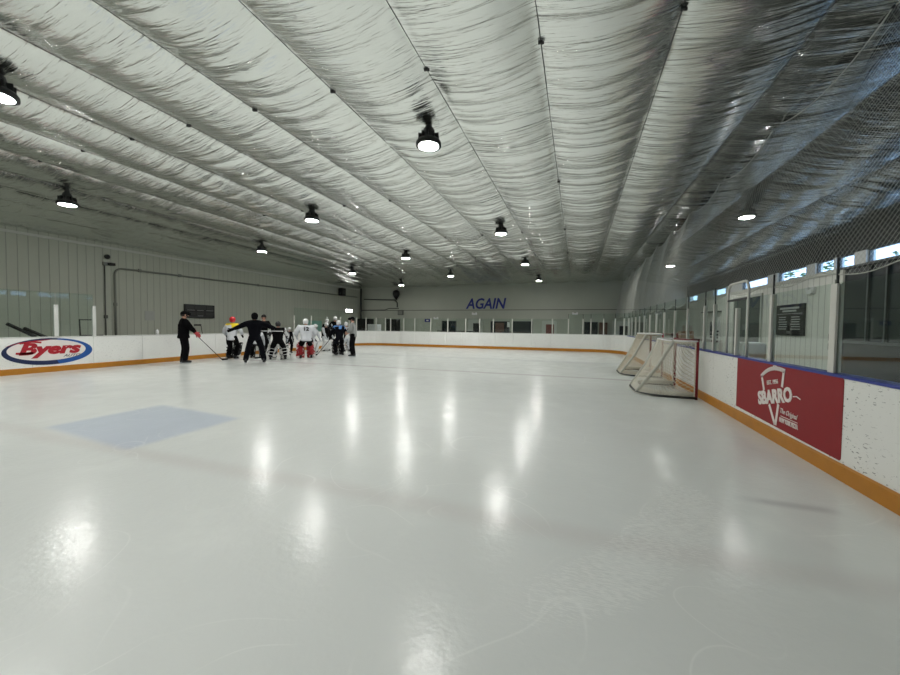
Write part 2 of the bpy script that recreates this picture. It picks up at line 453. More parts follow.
for i, (a, b) in enumerate(wins):
    g = MB(); g.b2((WR+.08, a, ZW0), (WR+.10, b, ZW1))
    o = st(g.build('window_%d' % (i+1), GLASS))
    f = MB(); t_ = .035
    f.b2((WR+.05, a, ZW0), (WR+.13, b, ZW0+t_)); f.b2((WR+.05, a, ZW1-t_), (WR+.13, b, ZW1)); f.b2((WR+.05, a, ZW0), (WR+.13, a+t_, ZW1)); f.b2((WR+.05, b-t_, ZW0), (WR+.13, b, ZW1))
    f.build('window_frame', MULL, o)
# storefront mullions and lower panel (dark partition by the near right)
m_ = MB()
for y in np.arange(12.67, -6, -.62): m_.b2((WR-.05, y-.025, 1.19), (WR, y+.025, ZW0-.04))
m_.b2((WR-.06, WB, 1.15), (WR, YD, 1.22)); m_.b2((WR-.06, WB, ZW0-.06), (WR, YD, ZW0))
st(m_.build('trim_6', MULL))
m_ = MB(); m_.b2((WR-.05, YD-.12, 0), (WR+.02, YD+.02, ZW0)); st(m_.build('trim_7', mat('trim_cream', (206, 208, 198), .5)))
# foil ceiling: sagging strips with real wrinkles
def vnoise(X, Y, seed):
    rng = np.random.RandomState(seed); T = rng.rand(256, 256)
    xi = np.floor(X).astype(int); yi = np.floor(Y).astype(int); fx = X-xi; fy = Y-yi
    fx = fx*fx*(3-2*fx); fy = fy*fy*(3-2*fy)
    g = lambda a, b: T[a % 256, b % 256]
    return (g(xi, yi)*(1-fx)+g(xi+1, yi)*fx)*(1-fy)+(g(xi, yi+1)*(1-fx)+g(xi+1, yi+1)*fx)*fy
nx = 400; ny = 1150
xe = np.linspace(WL, WR, nx); ye = np.linspace(WB, WF, ny)
# snap some columns to the wires
for kk in range(-12, 10):
    xw = P0+kk*PS
    if WL < xw < WR: xe[np.argmin(abs(xe-xw))] = xw
X, Y = np.meshgrid(xe, ye, indexing='ij')
u = ((X-P0)/PS) % 1.0
sagv = np.sin(np.pi*u)**.8
strip = np.floor((X-P0)/PS)
amp = (.115+.06*(vnoise(strip*3.1+.5, Y*.35, 3)-.3))*np.where(strip >= 5, .6, 1.0)
Z = CEIL - sagv*amp
yy = Y+.22*(u-.5)**2*4*.5 + .12*vnoise(X*.9, Y*.5, 9) + .10*X*.3
env = .35+.65*np.clip(sagv, 0, 1)
mod = .4+1.2*vnoise(X*.5+11, Y*.45, 12)
rid = lambda a, b, s: 1-np.abs(2*vnoise(a, b, s)-1)
ph = strip*17.3
Z += env*mod*(.034*rid(X*.35+ph, yy*1.5, 1)**4 + .026*rid(X*.5+ph, yy*3.1, 2)**4 + .013*rid(X*.8+ph, yy*6.5, 4)**4 + .004*(vnoise(X*2.0, yy*2.0, 5)-.5)) - .018*env
drop = np.clip((X-(P0+6*PS))/(WR-(P0+6*PS)), 0, 1)
Z -= drop*.64
vs = np.stack([X, Y, Z], -1).reshape(-1, 3)
idx = np.arange(nx*ny).reshape(nx, ny)
q = np.stack([idx[:-1, :-1], idx[:-1, 1:], idx[1:, 1:], idx[1:, :-1]], -1).reshape(-1, 4)
me = bpy.data.meshes.new('ceiling')
me.vertices.add(len(vs)); me.vertices.foreach_set('co', vs.ravel())
me.loops.add(q.size); me.loops.foreach_set('vertex_index', q.ravel().astype(np.int32))
me.polygons.add(len(q)); me.polygons.foreach_set('loop_start', np.arange(0, q.size, 4, dtype=np.int32)); me.polygons.foreach_set('loop_total', np.full(len(q), 4, dtype=np.int32))
me.polygons.foreach_set('use_smooth', np.ones(len(q), dtype=bool))
me.update(calc_edges=True); me.validate()
st(link('ceiling', me, FOIL))
rf = MB(); rf.b2((WL-.2, WB-.2, CEIL+.15), (WR+.4, WF+.2, CEIL+.3)); st(rf.build('ceiling_deck', DARKW))
# wires along the strips with small clips
tn = 8
for kk in range(-9, 9):
    xw = P0+kk*PS
    if not WL+.2 < xw < WR-.1: continue
    dz = {7: -.302, 8: -.603}.get(kk, 0)
    t_ = MB(); t_.tube([(xw, WB+.05, CEIL-.004+dz), (xw, WF-.05, CEIL-.004+dz)],     .0045, 5)
    o = st(t_.build('trim_%d' % tn, DARK_ROD)); tn += 1
    if -4 <= kk <= 4:
        for j, yc in enumerate((4.65, 9.18, 13.7, 18.2)):
            if random.random() < .25 and j: continue
            c_ = MB(); c_.box((xw, yc, CEIL-.02), (.055, .03, .03)); c_.box((xw+.025, yc+.012, CEIL-.025), (.03, .02, .025))
            c_.build('clip', BLACK, o)

# ------------------------------------------------------------------ dasher boards
def sweep(mb, path, prof):
    """sweep a closed profile [(out, z)] along an open xy path given as list of (pt, normal-out)"""
    n = len(prof); rings = []
    for (px, py), (nx_, ny_) in path:
        rings.append([(px+nx_*o, py+ny_*o, z) for o, z in prof])
    mb.loft(rings)
def arc_path(cx, cy_, a0, a1, n=12):
    return [((cx+RC*math.cos(a0+(a1-a0)*i/n), cy_+RC*math.sin(a0+(a1-a0)*i/n)), (math.cos(a0+(a1-a0)*i/n), math.sin(a0+(a1-a0)*i/n))) for i in range(n+1)]
def seg_path(a, b, nrm): return [(a, nrm), (b, nrm)]
def slice_path(path, t0, t1):
    ds = [0]
    for i in range(1, len(path)): ds.append(ds[-1]+math.dist(path[i][0], path[i-1][0]))
    L = ds[-1]
    def at(t):
        d = t*L
        for i in range(1, len(ds)):
            if d <= ds[i]+1e-9:
                k = (d-ds[i-1])/(ds[i]-ds[i-1]); a, b = path[i-1], path[i]
                return ((a[0][0]*(1-k)+b[0][0]*k, a[0][1]*(1-k)+b[0][1]*k), (a[1][0]*(1-k)+b[1][0]*k, a[1][1]*(1-k)+b[1][1]*k))
    return [at(t0)]+[path[i] for i in range(len(path)) if t0*L+1e-4 < ds[i] < t1*L-1e-4]+[at(t1)]
def boards(label, path, npan, cap, pm, cuts=None):
    t = thing('dasher_board', label, 'rink boards', (path[0][0][0], path[0][0][1], 0))
    ox, oy = path[0][0]
    loc = [((p_[0]-ox, p_[1]-oy), n_) for p_, n_ in path]
    cuts = cuts or [i/npan for i in range(npan+1)]; npan = len(cuts)-1
    for i in range(npan):
        mb = MB(); g = .004/ max(1, math.dist(path[0][0], path[-1][0]))
        sweep(mb, slice_path(loc, cuts[i]+(g if i else 0), cuts[i+1]-(g if i < npan-1 else 0)), [(0, .17), (.09, .17), (.09, HB-.03), (0, HB-.03)])
        mb.build('panel', pm, t)
    mb = MB(); sweep(mb, loc, [(-.025, .0), (.09, .0), (.09, .17), (-.010, .17), (-.025, .155)]); mb.build('kick_plate', KICK, t)
    mb = MB(); sweep(mb, loc, [(-.012, HB-.03), (.14, HB-.03), (.14, HB), (-.004, HB), (-.012, HB-.008)]); mb.build('cap_rail', cap, t)
    mb = MB(); sweep(mb, loc, [(.093, .02), (.11, .02), (.11, HB-.035), (.093, HB-.035)]); mb.build('back_sheet', BOARD_FAR, t)
    return t
P_R = seg_path((XR, YB), (XR, YF-RC), (1, 0))
P_L = seg_path((XL, YF-RC), (XL, YB), (-1, 0))
P_F = seg_path((XR-RC, YF), (XL+RC, YF), (0, 1))
P_FR = arc_path(XR-RC, YF-RC, 0, PI/2)
P_FL = arc_path(XL+RC, YF-RC, PI/2, PI)
boards('scuffed white dasher boards with blue cap along the right side of the ice', P_R, 18, BLUE_CAP, BOARD, [(q+4)/26 for q in (-4, -1.5, 1, 3.5, 6.4, 8.6, 10.8, 13, 15.2, 17.4, 19.6, 22)])
boards('white dasher boards along the left side, carrying the oval sign', P_L, 18, WHITE_CAP, BOARD_FAR)
boards('white dasher boards across the far end below the AGAIN letters', P_F, 12, WHITE_CAP, BOARD_FAR)
boards('curved white dasher boards in the far right corner behind the goals', P_FR, 2, WHITE_CAP, BOARD_FAR)
boards('curved white dasher boards in the far left corner', P_FL, 2, WHITE_CAP, BOARD_FAR)
boards('white dasher boards closing the near end behind the camera', seg_path((XL, YB), (XR, YB), (0, -1)), 12, WHITE_CAP, BOARD_FAR)

# ------------------------------------------------------------------ glass shields and posts
def pane(t, a, b, nrm, z1, z0=HB, out=.06):
    ax_, ay_ = a; bx_, by_ = b
    L = math.dist(a, b); d = ((bx_-ax_)/L, (by_-ay_)/L)
    a2 = (ax_+d[0]*.015+nrm[0]*out, ay_+d[1]*.015+nrm[1]*out); b2 = (bx_-d[0]*.015+nrm[0]*out, by_-d[1]*.015+nrm[1]*out)
    mb = MB(); h = .006; o = t.location
    vs = [(p_[0]+nrm[0]*s*h-o.x, p_[1]+nrm[1]*s*h-o.y, z-o.z) for z in (z0, z1) for p_ in (a2, b2) for s in (-1, 1)]
    mb.add(vs, [(0, 1, 3, 2), (4, 6, 7, 5), (0, 2, 6, 4), (1, 5, 7, 3), (0, 4, 5, 1), (2, 3, 7, 6)])
    return mb.build('glass_pane', GLASS, t)
def post(t, pt, nrm, z1, w_=.055, rod=None, m=None):
    c = Vector((pt[0]+nrm[0]*.06, pt[1]+nrm[1]*.06, HB))-t.location
    R = Matrix.Rotation(math.atan2(nrm[0], -nrm[1]), 3, 'Z')
    mb = MB(); H = z1-HB
    for yy_, ww, dd in ((-.019, w_, .022), (.019, w_, .022), (0, w_*.3, .03)): mb.box(c+R @ Vector((0, yy_, H/2)), (ww, dd, H), R)
    o = mb.build('post', m or ALU, t)
    if rod:
        r_ = MB(); r_.tube([c+Vector((0, 0, H)), c+Vector((0, 0, rod-HB))], .013, 8); r_.build('rod', DARK_ROD, o)
    return o
def shield(label, x, y): return thing('glass_shield', label, 'rink glass', (x, y, HB))
# far end
t = shield('long row of low clear glass panes and pale posts on the far boards', -6, YF)
fx = [-12.88, -11.82, -10.95, -9.72, -8.45, -7.16, -6.18, -5.25, -4.0, -2.75, -1.48, -.52, .33]
for i, x in enumerate(fx): post(t, (x, YF), (0, 1), 2.0, rod=2.3 if x > -.6 else None)
ex = [XL+RC]+fx+[XR-RC]
for i in range(len(ex)-1): pane(t, (ex[i], YF), (ex[i+1], YF), (0, 1), 2.0 if ex[i] < -.6 else 2.3)
# corners
def corner(t, path, n, zt, zrod):
    for i in range(n+1):
        s = slice_path(path, max(0, i/n-.001), min(1, i/n+.001))[0]
        post(t, s[0], s[1], 2.02, rod=zrod)
    for i in range(n):
        s = slice_path(path, i/n, (i+1)/n)
        a, b = s[0], s[-1]; nm = Vector((a[1][0]+b[1][0], a[1][1]+b[1][1])).normalized()
        pane(t, a[0], b[0], (nm.x, nm.y), zt)
corner(shield('curved glass with close set posts in the far right corner', XR-.5, YF-.5), P_FR, 4, 2.32, 2.32)
corner(shield('curved glass with dark cases behind it in the far left corner', XL+.5, YF-.5), P_FL, 4, 2.0, None)
# right side
t = shield('glass panes and posts on the right boards behind the two goals', XR, 15)
ry = [20.7, 19.5, 18.3, 17.05, 15.8, 14.6, 13.36, 12.0, 10.7, 9.4, 8.8]
for y in ry: post(t, (XR, y), (1, 0), 2.02, rod=2.34)
ey = [YF-RC]+ry+[8.15]
for i in range(len(ey)-1): pane(t, (XR, ey[i]), (XR, ey[i+1]), (1, 0), 2.32)
t = shield('near right glass panes in front of the black notice board and dark partition', XR, 4)
nr = [6.47, 5.11, 3.76, 2.4, 1.05, -.3]
for i, y in enumerate(nr): post(t, (XR, y), (1, 0), 2.03, w_=.06 if i != 1 else .10, rod=2.31)
en = [7.27]+nr+[-1.6]
for i in range(len(en)-1): pane(t, (XR, en[i]), (XR, en[i+1]), (1, 0), 2.04)
# gate with curved tube frame
gt = thing('rink_gate', 'glazed gate with rounded tube frame in the right glass above the boards', 'gate', (XR+.06, 7.71, HB))
mb = MB(); yl, yr, zt = .43, -.43, 1.26
pts = [(0, yl, 0), (0, yl, zt-.15)]
for i in range(1, 7): a = PI/2*i/6; pts.append((0, yl-.15+.15*math.cos(a), zt-.15+.15*math.sin(a)))
for i in range(0, 7): a = PI/2*i/6; pts.append((0, yr+.15-.15*math.sin(a), zt-.15+.15*math.cos(a)))
pts += [(0, yr, 0)]
mb.tube(pts, .022, 8); mb.build('frame', ALU, gt, smooth=True)
mb = MB(); mb.b2((-.03, -.06, 0), (.03, .0, .82)); mb.build('center_post', ALU, gt)
for a, b in ((.40, .01), (-.07, -.40)):
    mb = MB(); mb.b2((-.006, a, .0), (.006, b, .98)); mb.build('pane', GLASS, gt)
mb = MB(); mb.b2((-.02, yr+.03, .95), (.02, yl-.03, .985)); mb.build('crossbar', DARK_ROD, gt)
# left side glass
t = shield('tall glass with two white posts above the oval sign at left', XL, 6)
post(t, (XL, 6.67), (-1, 0), 2.05, w_=.10, m=WHITE_CAP); post(t, (XL, 7.61), (-1, 0), 2.05, w_=.09, m=WHITE_CAP)
pane(t, (XL, 4.6), (XL, 6.67), (-1, 0), 2.43); pane(t, (XL, 6.67), (XL, 7.61), (-1, 0), 2.43)
t = shield('tall glass panes on the left boards right behind the group of players', XL, 19)
ly = [16.7, 18.1, 19.6, 21.0]
for y in ly: post(t, (XL, y), (-1, 0), 2.02)
for a, b in zip(ly, ly[1:]+[YF-RC]): pane(t, (XL, a), (XL, b), (-1, 0), 2.45)

# ------------------------------------------------------------------ signs on the boards
def ring_mesh(mb, outer, inner, P3, depth):
    n = len(outer); vs = []
    for d in (0, depth):
        for lst in (outer, inner):
            vs += [P3(u_, v_, d) for u_, v_ in lst]
    fs = []
    for k in range(n):
        j = (k+1) % n
        fs += [(k, j, n+j, n+k), (2*n+k, 3*n+k, 3*n+j, 2*n+j), (k, 2*n+k, 2*n+j, j), (n+k, n+j, 3*n+j, 3*n+k)]
    mb.add(vs, fs)
def poly(mb, pts, P3, depth):
    n = len(pts)
    mb.add([P3(a, b, 0) for a, b in pts]+[P3(a, b, depth) for a, b in pts], [tuple(range(n)), tuple(range(2*n-1, n-1, -1))]+[(i, (i+1) % n, n+(i+1) % n, n+i) for i in range(n)])
def stroke(mb, pts, wd, P3, depth):
    for (a, b) in zip(pts, pts[1:]):
        d = Vector((b[0]-a[0], b[1]-a[1])); L = d.length; d /= L; nn = Vector((-d.y, d.x))*wd/2
        e = d*wd*.15
        poly(mb, [(a[0]-e.x+nn.x, a[1]-e.y+nn.y), (b[0]+e.x+nn.x, b[1]+e.y+nn.y), (b[0]+e.x-nn.x, b[1]+e.y-nn.y), (a[0]-e.x-nn.x, a[1]-e.y-nn.y)], P3, depth)
# red pizza ad, right boards (viewer looks towards +X: right on the sign is -Y)
XS = XR-.0065
ad = thing('advertising_sign', 'red advertising panel with white pizza slice logo on the right boards', 'sign', (XS, 6.11, .2))
R_ = lambda y, z, d=0: (-d-.001, y-6.11, z-.2)
mb = MB(); rr = .03
pts = []
for (yc, zc, a0) in ((4.82+rr, 1.045-rr, -PI/2), (4.82+rr, .19+rr, PI), (7.43-rr, .22+rr, PI/2), (7.43-rr, 1.045-rr, 0)):
    for i in range(5):
        a = a0-PI/2*i/4
        pts.append((yc+rr*math.cos(a+PI/2)*1, zc+rr*math.sin(a+PI/2)))
pts = [(7.43, .225), (7.43, 1.04), (4.84, 1.04), (4.82, 1.02), (4.82, .21), (4.84, .19)]
n = len(pts)
mb.add([(0, a-6.11, b-.2) for a, b in pts]+[(.006, a-6.11, b-.2) for a, b in pts], [tuple(range(n)), tuple(range(2*n-1, n-1, -1))]+[(i, (i+1) % n, n+(i+1) % n, n+i) for i in range(n)])
mb.build('panel', RED_AD, ad)
mb = MB(); P3 = lambda a, b, d: R_(a, b, d)
cr_out = []; 
def qb(p0, p1, p2, n=10): return [((1-t)**2*p0[0]+2*t*(1-t)*p1[0]+t*t*p2[0], (1-t)**2*p0[1]+2*t*(1-t)*p1[1]+t*t*p2[1]) for t in [i/n for i in range(n+1)]]
stroke(mb, qb((6.565, .84), (6.30, 1.05), (5.935, .985), 10), .055, P3, .003)
stroke(mb, [(6.55, .85), (6.47, .655)], .05, P3, .003); stroke(mb, [(5.955, .98), (5.985, .775)], .05, P3, .003)
mb.build('slice_outline', AD_WHITE, ad); mb = MB()
stroke(mb, [(6.30, .47), (6.135, .24)], .05, P3, .003); stroke(mb, [(6.06, .52), (6.115, .24)], .05, P3, .003)
mb.build('slice_tip', AD_WHITE, ad); mb = MB()
stroke(mb, qb((6.24, 1.022), (6.19, 1.04), (6.13, 1.022), 5), .012, P3, .003)
mb.build('logo_mark', AD_WHITE, ad); mb = MB()
stroke(mb, [(5.72, .69), (5.64, .705), (5.56, .685)], .014, P3, .003)
mb.build('logo_flourish', AD_WHITE, ad); mb = MB()
stroke(mb, [(5.99, .385), (5.60, .385)], .008, P3, .003)
mb.build('rule_line', AD_WHITE, ad)
RT, UP = (0, -1, 0), (0, 0, 1)
fit_text('lettering', 'SBARRO', .92, .20, R_(6.19, .61, .002), RT, UP, AD_WHITE, ad, offset=.045, tilt=.23, depth=.003)
fit_text('lettering', 'EST. 1956', .30, .06, R_(6.24, .80, .002), RT, UP, AD_WHITE, ad, offset=.01, tilt=.2, depth=.003)
fit_text('lettering', 'The Original', .40, .085, R_(5.80, .445, .002), RT, UP, AD_WHITE, ad, shear=.35, tilt=-.02, depth=.003)
fit_text('lettering', 'NEW YORK PIZZA', .43, .062, R_(5.80, .335, .002), RT, UP, AD_WHITE, ad, offset=.03, depth=.003)
# oval car dealer sign, left boards (viewer looks towards -X: right on the sign is +Y)
XS2 = XL+.004
ov = thing('advertising_sign', 'oval blue and red lettered sign on the white left boards', 'sign', (XS2, 6.5, .2))
L_ = lambda y, z, d=0: (d, y-6.5, z-.2)
NAVY = mat('navy_print', (18, 34, 78), .4); BLUEA = mat('blue_print', (30, 84, 160), .4); REDA = mat('red_print', (172, 24, 40), .4); GREYA = mat('grey_print', (92, 92, 96), .4)
N_ = 64
outer = [(6.505+1.01*math.cos(2*PI*k/N_), .625+.40*math.sin(2*PI*k/N_)) for k in range(N_)]
inner = [(6.47+.875*math.cos(2*PI*k/N_), .665+.315*math.sin(2*PI*k/N_)) for k in range(N_)]
mb = MB(); mb.add([L_(a, b, d) for d in (0, .003) for a, b in inner], [tuple(range(N_)), tuple(range(2*N_-1, N_-1, -1))]+[(i, (i+1) % N_, N_+(i+1) % N_, N_+i) for i in range(N_)])
mb.build('face', AD_WHITE, ov)
mb = MB(); n0 = 0
ring_mesh(mb, outer, inner, lambda a, b, d: L_(a, b, d), .004)
rim = mb.build('rim', [NAVY, BLUEA], ov)
for p_ in rim.data.polygons:
    if p_.center.y > .15: p_.material_index = 1
mb = MB(); P3 = lambda a, b, d: L_(a, b, d)
sw = qb((5.56, .80), (5.95, .98), (6.55, .985), 12); lo = qb((5.56, .80), (5.95, .93), (6.35, .955), 12)
poly(mb, sw+lo[::-1], lambda a, b, d: L_(a, b, d+.004), .003)
mb.build('swoosh', REDA, ov)
fit_text('lettering', 'Byers', 1.40, .46, L_(6.53, .665, .004), (0, 1, 0), UP, REDA, ov, shear=.25, offset=.05, depth=.004)
mb = MB(); stroke(mb, [(5.78, .60), (5.98, .585), (6.12, .60)], .06, lambda a, b, d: L_(a, b, d+.003), .005)
stroke(mb, [(5.86, .885), (6.10, .93), (6.30, .90)], .05, lambda a, b, d: L_(a, b, d+.003), .005)
mb.build('flourish', REDA, ov)
fit_text('lettering', 'AUTO', .42, .085, L_(7.0, .475, .004), (0, 1, 0), UP, GREYA, ov, shear=.4, offset=.012, depth=.004)

# ------------------------------------------------------------------ ceiling lamps
def lamp_parts(t):
    mb = MB(); mb.lathe([(.05, .40), (.055, .32), (.09, .28), (.11, .18), (.12, .13), (.19, .09), (.215, .05), (.215, .0), (.20, -.005)], n=28); h = mb.build('housing', BLACK, t, smooth=True)
    for k in range(10):
        a = 2*PI*k/10; f = MB(); f.box((.13*math.cos(a), .13*math.sin(a), .15), (.10, .008, .10), Matrix.Rotation(a, 3, 'Z')); f.build('cooling_fin', BLACK, h)
    mb = MB(); mb.lathe([(.0, -.022), (.08, -.020), (.15, -.012), (.192, .004), (.192, .01), (.0, .012)], n=28); mb.build('lens', LENS, t, smooth=True)
    mb = MB(); mb.lathe([(.018, .40), (.018, .46)], n=10); mb.lathe([(.06, .445), (.06, .46)], n=14); mb.build('mount', BLACK, t)
lamp0 = None
lamps = [((-2.45, 5.85), 'large round ceiling lamp nearest above the middle of the ice'),
 ((-7.50, 2.76), 'ceiling lamp cut by the left picture edge near the top'),
 ((-12.65, 5.85), 'ceiling lamp above the oval sign at far left'),
 ((-7.45, 8.95), 'ceiling lamp left of centre, third largest in the picture'),
 ((-12.7, 12.15), 'ceiling lamp over the player in the red helmet'),
 ((-2.45, 12.1), 'ceiling lamp right above the AGAIN letters, larger of the two nearby'),
 ((-7.5, 15.3), 'small ceiling lamp right of the players, over the left far boards'),
 ((-7.5, 21.6), 'small ceiling lamp up left of the AGAIN letters'),
 ((-2.5, 18.45), 'small ceiling lamp up right of the AGAIN letters, nearer one'),
 ((-2.5, 25.3), 'smallest ceiling lamp right of the AGAIN letters, beyond the far boards'),
 ((-12.85, 19.0), 'small ceiling lamp above the far left corner with bright foil reflections'),
 ((-12.85, 25.5), 'small ceiling lamp just above the dark teardrop fixture on far wall'),
 ((4.33, 12.24), 'ceiling lamp behind the safety netting over the right walkway'),
 ((4.33, 20.9), 'smaller ceiling lamp deep behind the netting at right'),
 ((-2.45, -.4), 'ceiling lamp behind the camera over the right half of the ice'),
 ((-12.65, -.4), 'ceiling lamp behind the camera over the left half of the ice')]
for i, ((x, y), lb) in enumerate(lamps):
    z = 4.58
    if i == 0:
        lamp0 = thing('ceiling_lamp', lb, 'ceiling lamp', (x, y, z), 0, 'round ceiling lamps over the rink'); lamp_parts(lamp0)
    else:
        c = lamp0.copy(); COL.objects.link(c); c.location = (x, y, z); c['label'] = lb
        for ch in list(lamp0.children):
            d = ch.copy(); COL.objects.link(d); d.parent = c
            for g in ch.children:
                e = g.copy(); COL.objects.link(e); e.parent = d

# ------------------------------------------------------------------ safety netting on the right
nt_ = thing('safety_net', 'grey diamond mesh safety netting hung above the right boards', 'netting', (XR+.08, 9, 2.1))
def zb(y): k = (y/1.36) % 1.0; return 2.10+.10*(abs(2*k-1)**2)+.004*math.sin(y*9)
def ztop(y): k = ((y-.4)/2.45) % 1.0; return CEIL-.03-.22*(1-(2*k-1)**2)
def surf(y, w_):
    z = zb(y)*(1-w_)+ztop(y)*w_
    x = XR+.06+(.46)*w_+.05*math.sin(y*.9)*w_*(1-w_)*2 - .10*math.sin(PI*w_)
    return (x-XR-.08, y-9, z-2.1)
def strings(y0, y1, s):
    verts = []; faces = []; S = 2.9; diag = .068
    steps = 9
    k0 = int((y0-S)/diag); k1 = int((y1+S)/diag)
    for dr in (1, -1):
        for k in range(k0, k1):
            ys = k*diag
            pts = []
            for i in range(steps+1):
                w_ = i/steps; y = ys+dr*w_*S
                if y0 <= y <= y1: pts.append(surf(y, w_))
            if len(pts) < 2: continue
            b = len(verts); r = .0018
            for p_ in pts:
                for j in range(3):
                    a = 2*PI*j/3; verts.append((p_[0]+r*math.cos(a), p_[1]+r*math.sin(a)*.7, p_[2]+r*math.sin(a)*.7))
            for i in range(len(pts)-1):
                for j in range(3): faces.append((b+i*3+j, b+i*3+(j+1) % 3, b+i*3+3+(j+1) % 3, b+i*3+3+j))
    me = bpy.data.meshes.new('netting'); me.from_pydata(verts, [], faces); me.update()
    return me
link('netting', strings(-2.5, 29.5, 0), CORD, nt_)
mb = MB(); mb.tube([surf(y, 1) for y in np.arange(-2.5, 29.51, .2)], .007, 5); mb.build('top_cable', CORD, nt_)
mb = MB(); mb.tube([surf(y, 0) for y in np.arange(-2.5, 29.51, .12)], .006, 5); mb.build('bottom_cord', CORD, nt_)
for j in range(12):
    y = .4+2.45*(j-1)
    mb = MB(); p_ = surf(y, 1); mb.tube([p_, (p_[0], p_[1], p_[2]+.06)], .012, 6); mb.box(p_, (.04, .04, .03)); mb.build('hook', DARK_ROD, nt_)

# ------------------------------------------------------------------ goals
def goal(label, loc, rz, H, cord, postm, cl, lid):
    """origin at the middle of the goal line; mouth towards local +x, posts at local y = +-.93"""
    t = thing('hockey_goal', label, 'hockey goal', loc, rz, 'hockey goals by the right boards')
    W = .935; r = .03; D = 1.12; TD = .5
    mb = MB()
    for s in (-1, 1): 
        p_ = MB(); p_.tube([(0, s*W, .0), (0, s*W, H+.03)], r, 12); p_.build('post', postm, t, smooth=True)
    p_ = MB(); p_.tube([(0, -W, H), (0, W, H)], r*.9, 12); p_.build('crossbar', postm, t, smooth=True)
    def curve(depth, z, n=20, bulge=.9):
        pts = []
        for i in range(n+1):
            a = PI*i/n
            c, s = math.cos(a), math.sin(a)
            e = .55
            pts.append((-depth*abs(s)**e, W*1.02*math.copysign(abs(c)**e, c), z))
        return pts
    base = curve(D, .035); top = curve(TD, H)
    p_ = MB(); p_.tube(base, .026, 8); p_.build('base_frame', DARK_ROD, t, smooth=True)
    p_ = MB(); p_.tube(top, .017, 8); p_.build('top_frame', WHITEP, t, smooth=True)
    # vinyl skirt over the base tube
    p_ = MB(); n = len(base); rings = []
    lo = base; hi = [(x*.86, y*.95, .15) for x, y, _ in base]; lo2 = [(x*1.025-.01, y*1.01, .02) for x, y, _ in base]
    vs = lo2+hi; p_.add(vs, [(i, i+1, n+i+1, n+i) for i in range(n-1)])
    o = p_.build('skirt', PAD_W, t, smooth=True); sm = o.modifiers.new('solid', 'SOLIDIFY'); sm.thickness = .012
    # stanchion pads on the back corners
    for i, j in ((5, 8), (15, 12)):
        p_ = MB(); a, b = Vector(top[i]), Vector(base[j]); p_.tube([a, a.lerp(b, .5)+Vector((.05, 0, 0)), b], .034, 8); p_.build('stanchion', PAD_W, t, smooth=True)
    # net: back/side sheet between the frames, lid on top
    def S(i_, w_):
        k = i_*(n-1); j = min(int(k), n-2); q = k-j
        a = Vector(top[j]).lerp(Vector(top[j+1]), q); b = Vector(base[j]).lerp(Vector(base[j+1]), q)
        p = a.lerp(b, w_)
        sag = .07*math.sin(PI*w_)*math.sin(PI*i_)
        p.x += sag; p.y *= 1-.04*math.sin(PI*w_)
        return p
    v_, f_ = [], []
    def string(pts, rad=cl*.062):
        b0 = len(v_)
        for p in pts:
            for j in range(3):
                a = 2*PI*j/3; v_.append((p[0]+rad*math.cos(a), p[1]+rad*math.sin(a), p[2]+rad*math.sin(a+1)))
        for i in range(len(pts)-1):
            for j in range(3): f_.append((b0+i*3+j, b0+i*3+(j+1) % 3, b0+i*3+3+(j+1) % 3, b0+i*3+3+j))
    Lp = 3.9; Hh = 1.42; cell = cl; st_ = 10
    for dr in (1, -1):
        for k in range(int(-Hh/cell), int((Lp+Hh)/cell)):
            pts = []
            for i in range(st_*2+1):
                w_ = i/(st_*2); u_ = (k*cell+dr*w_*Hh)/Lp
                if 0 <= u_ <= 1: pts.append(S(u_, w_))
            if len(pts) > 1: string(pts)
    # lid
    for k in range(-10, 46):
        for dr in (1, -1):
            pts = []
            for i in range(9):
                x = -TD*i/8; y = -W+k*cell+dr*(-x)
                lim = W*1.0
                if abs(y) <= lim and -x <= TD*max(0, (1-(abs(y)/(W*1.02))**(2/.55)))**(.55/2)+.01: pts.append((x, y, H-.015-.04*math.sin(PI*i/8)))
            if len(pts) > 1: string(pts)
    me = bpy.data.meshes.new('netting'); me.from_pydata([tuple(q) for q in v_], [], f_); me.update()
    link('netting', me, cord, t)
    if lid:
        p_ = MB(); n2 = len(top); p_.add([(x*.98, y*.98, z+.012-.03*abs(x)) for x, y, z in top], [tuple(range(n2))]); o = p_.build('top_cover', PAD_W, t); sm = o.modifiers.new('solid', 'SOLIDIFY'); sm.thickness = .01
    # laced edge along the posts
    for s in (-1, 1):
        p_ = MB()
        p_.tube([(-.036+.006*(i % 2), s*W, .05+i*(H-.07)/39) for i in range(40)], [.020 if i % 2 else .012 for i in range(40)], 6)
        p_.build('lacing', NETW, t)
    return t
goal('hockey goal with red post standing nearest, mouth against the right boards', (2.43, 10.01, 0), 0, 1.25, NETW, RED, .092, 0)
goal('second hockey goal with dense beige netting, the farther of the two goals', (2.44, 13.45, 0), 0, 1.33, NETB, mat('worn_red', (128, 40, 40), .5),   .064, 1)

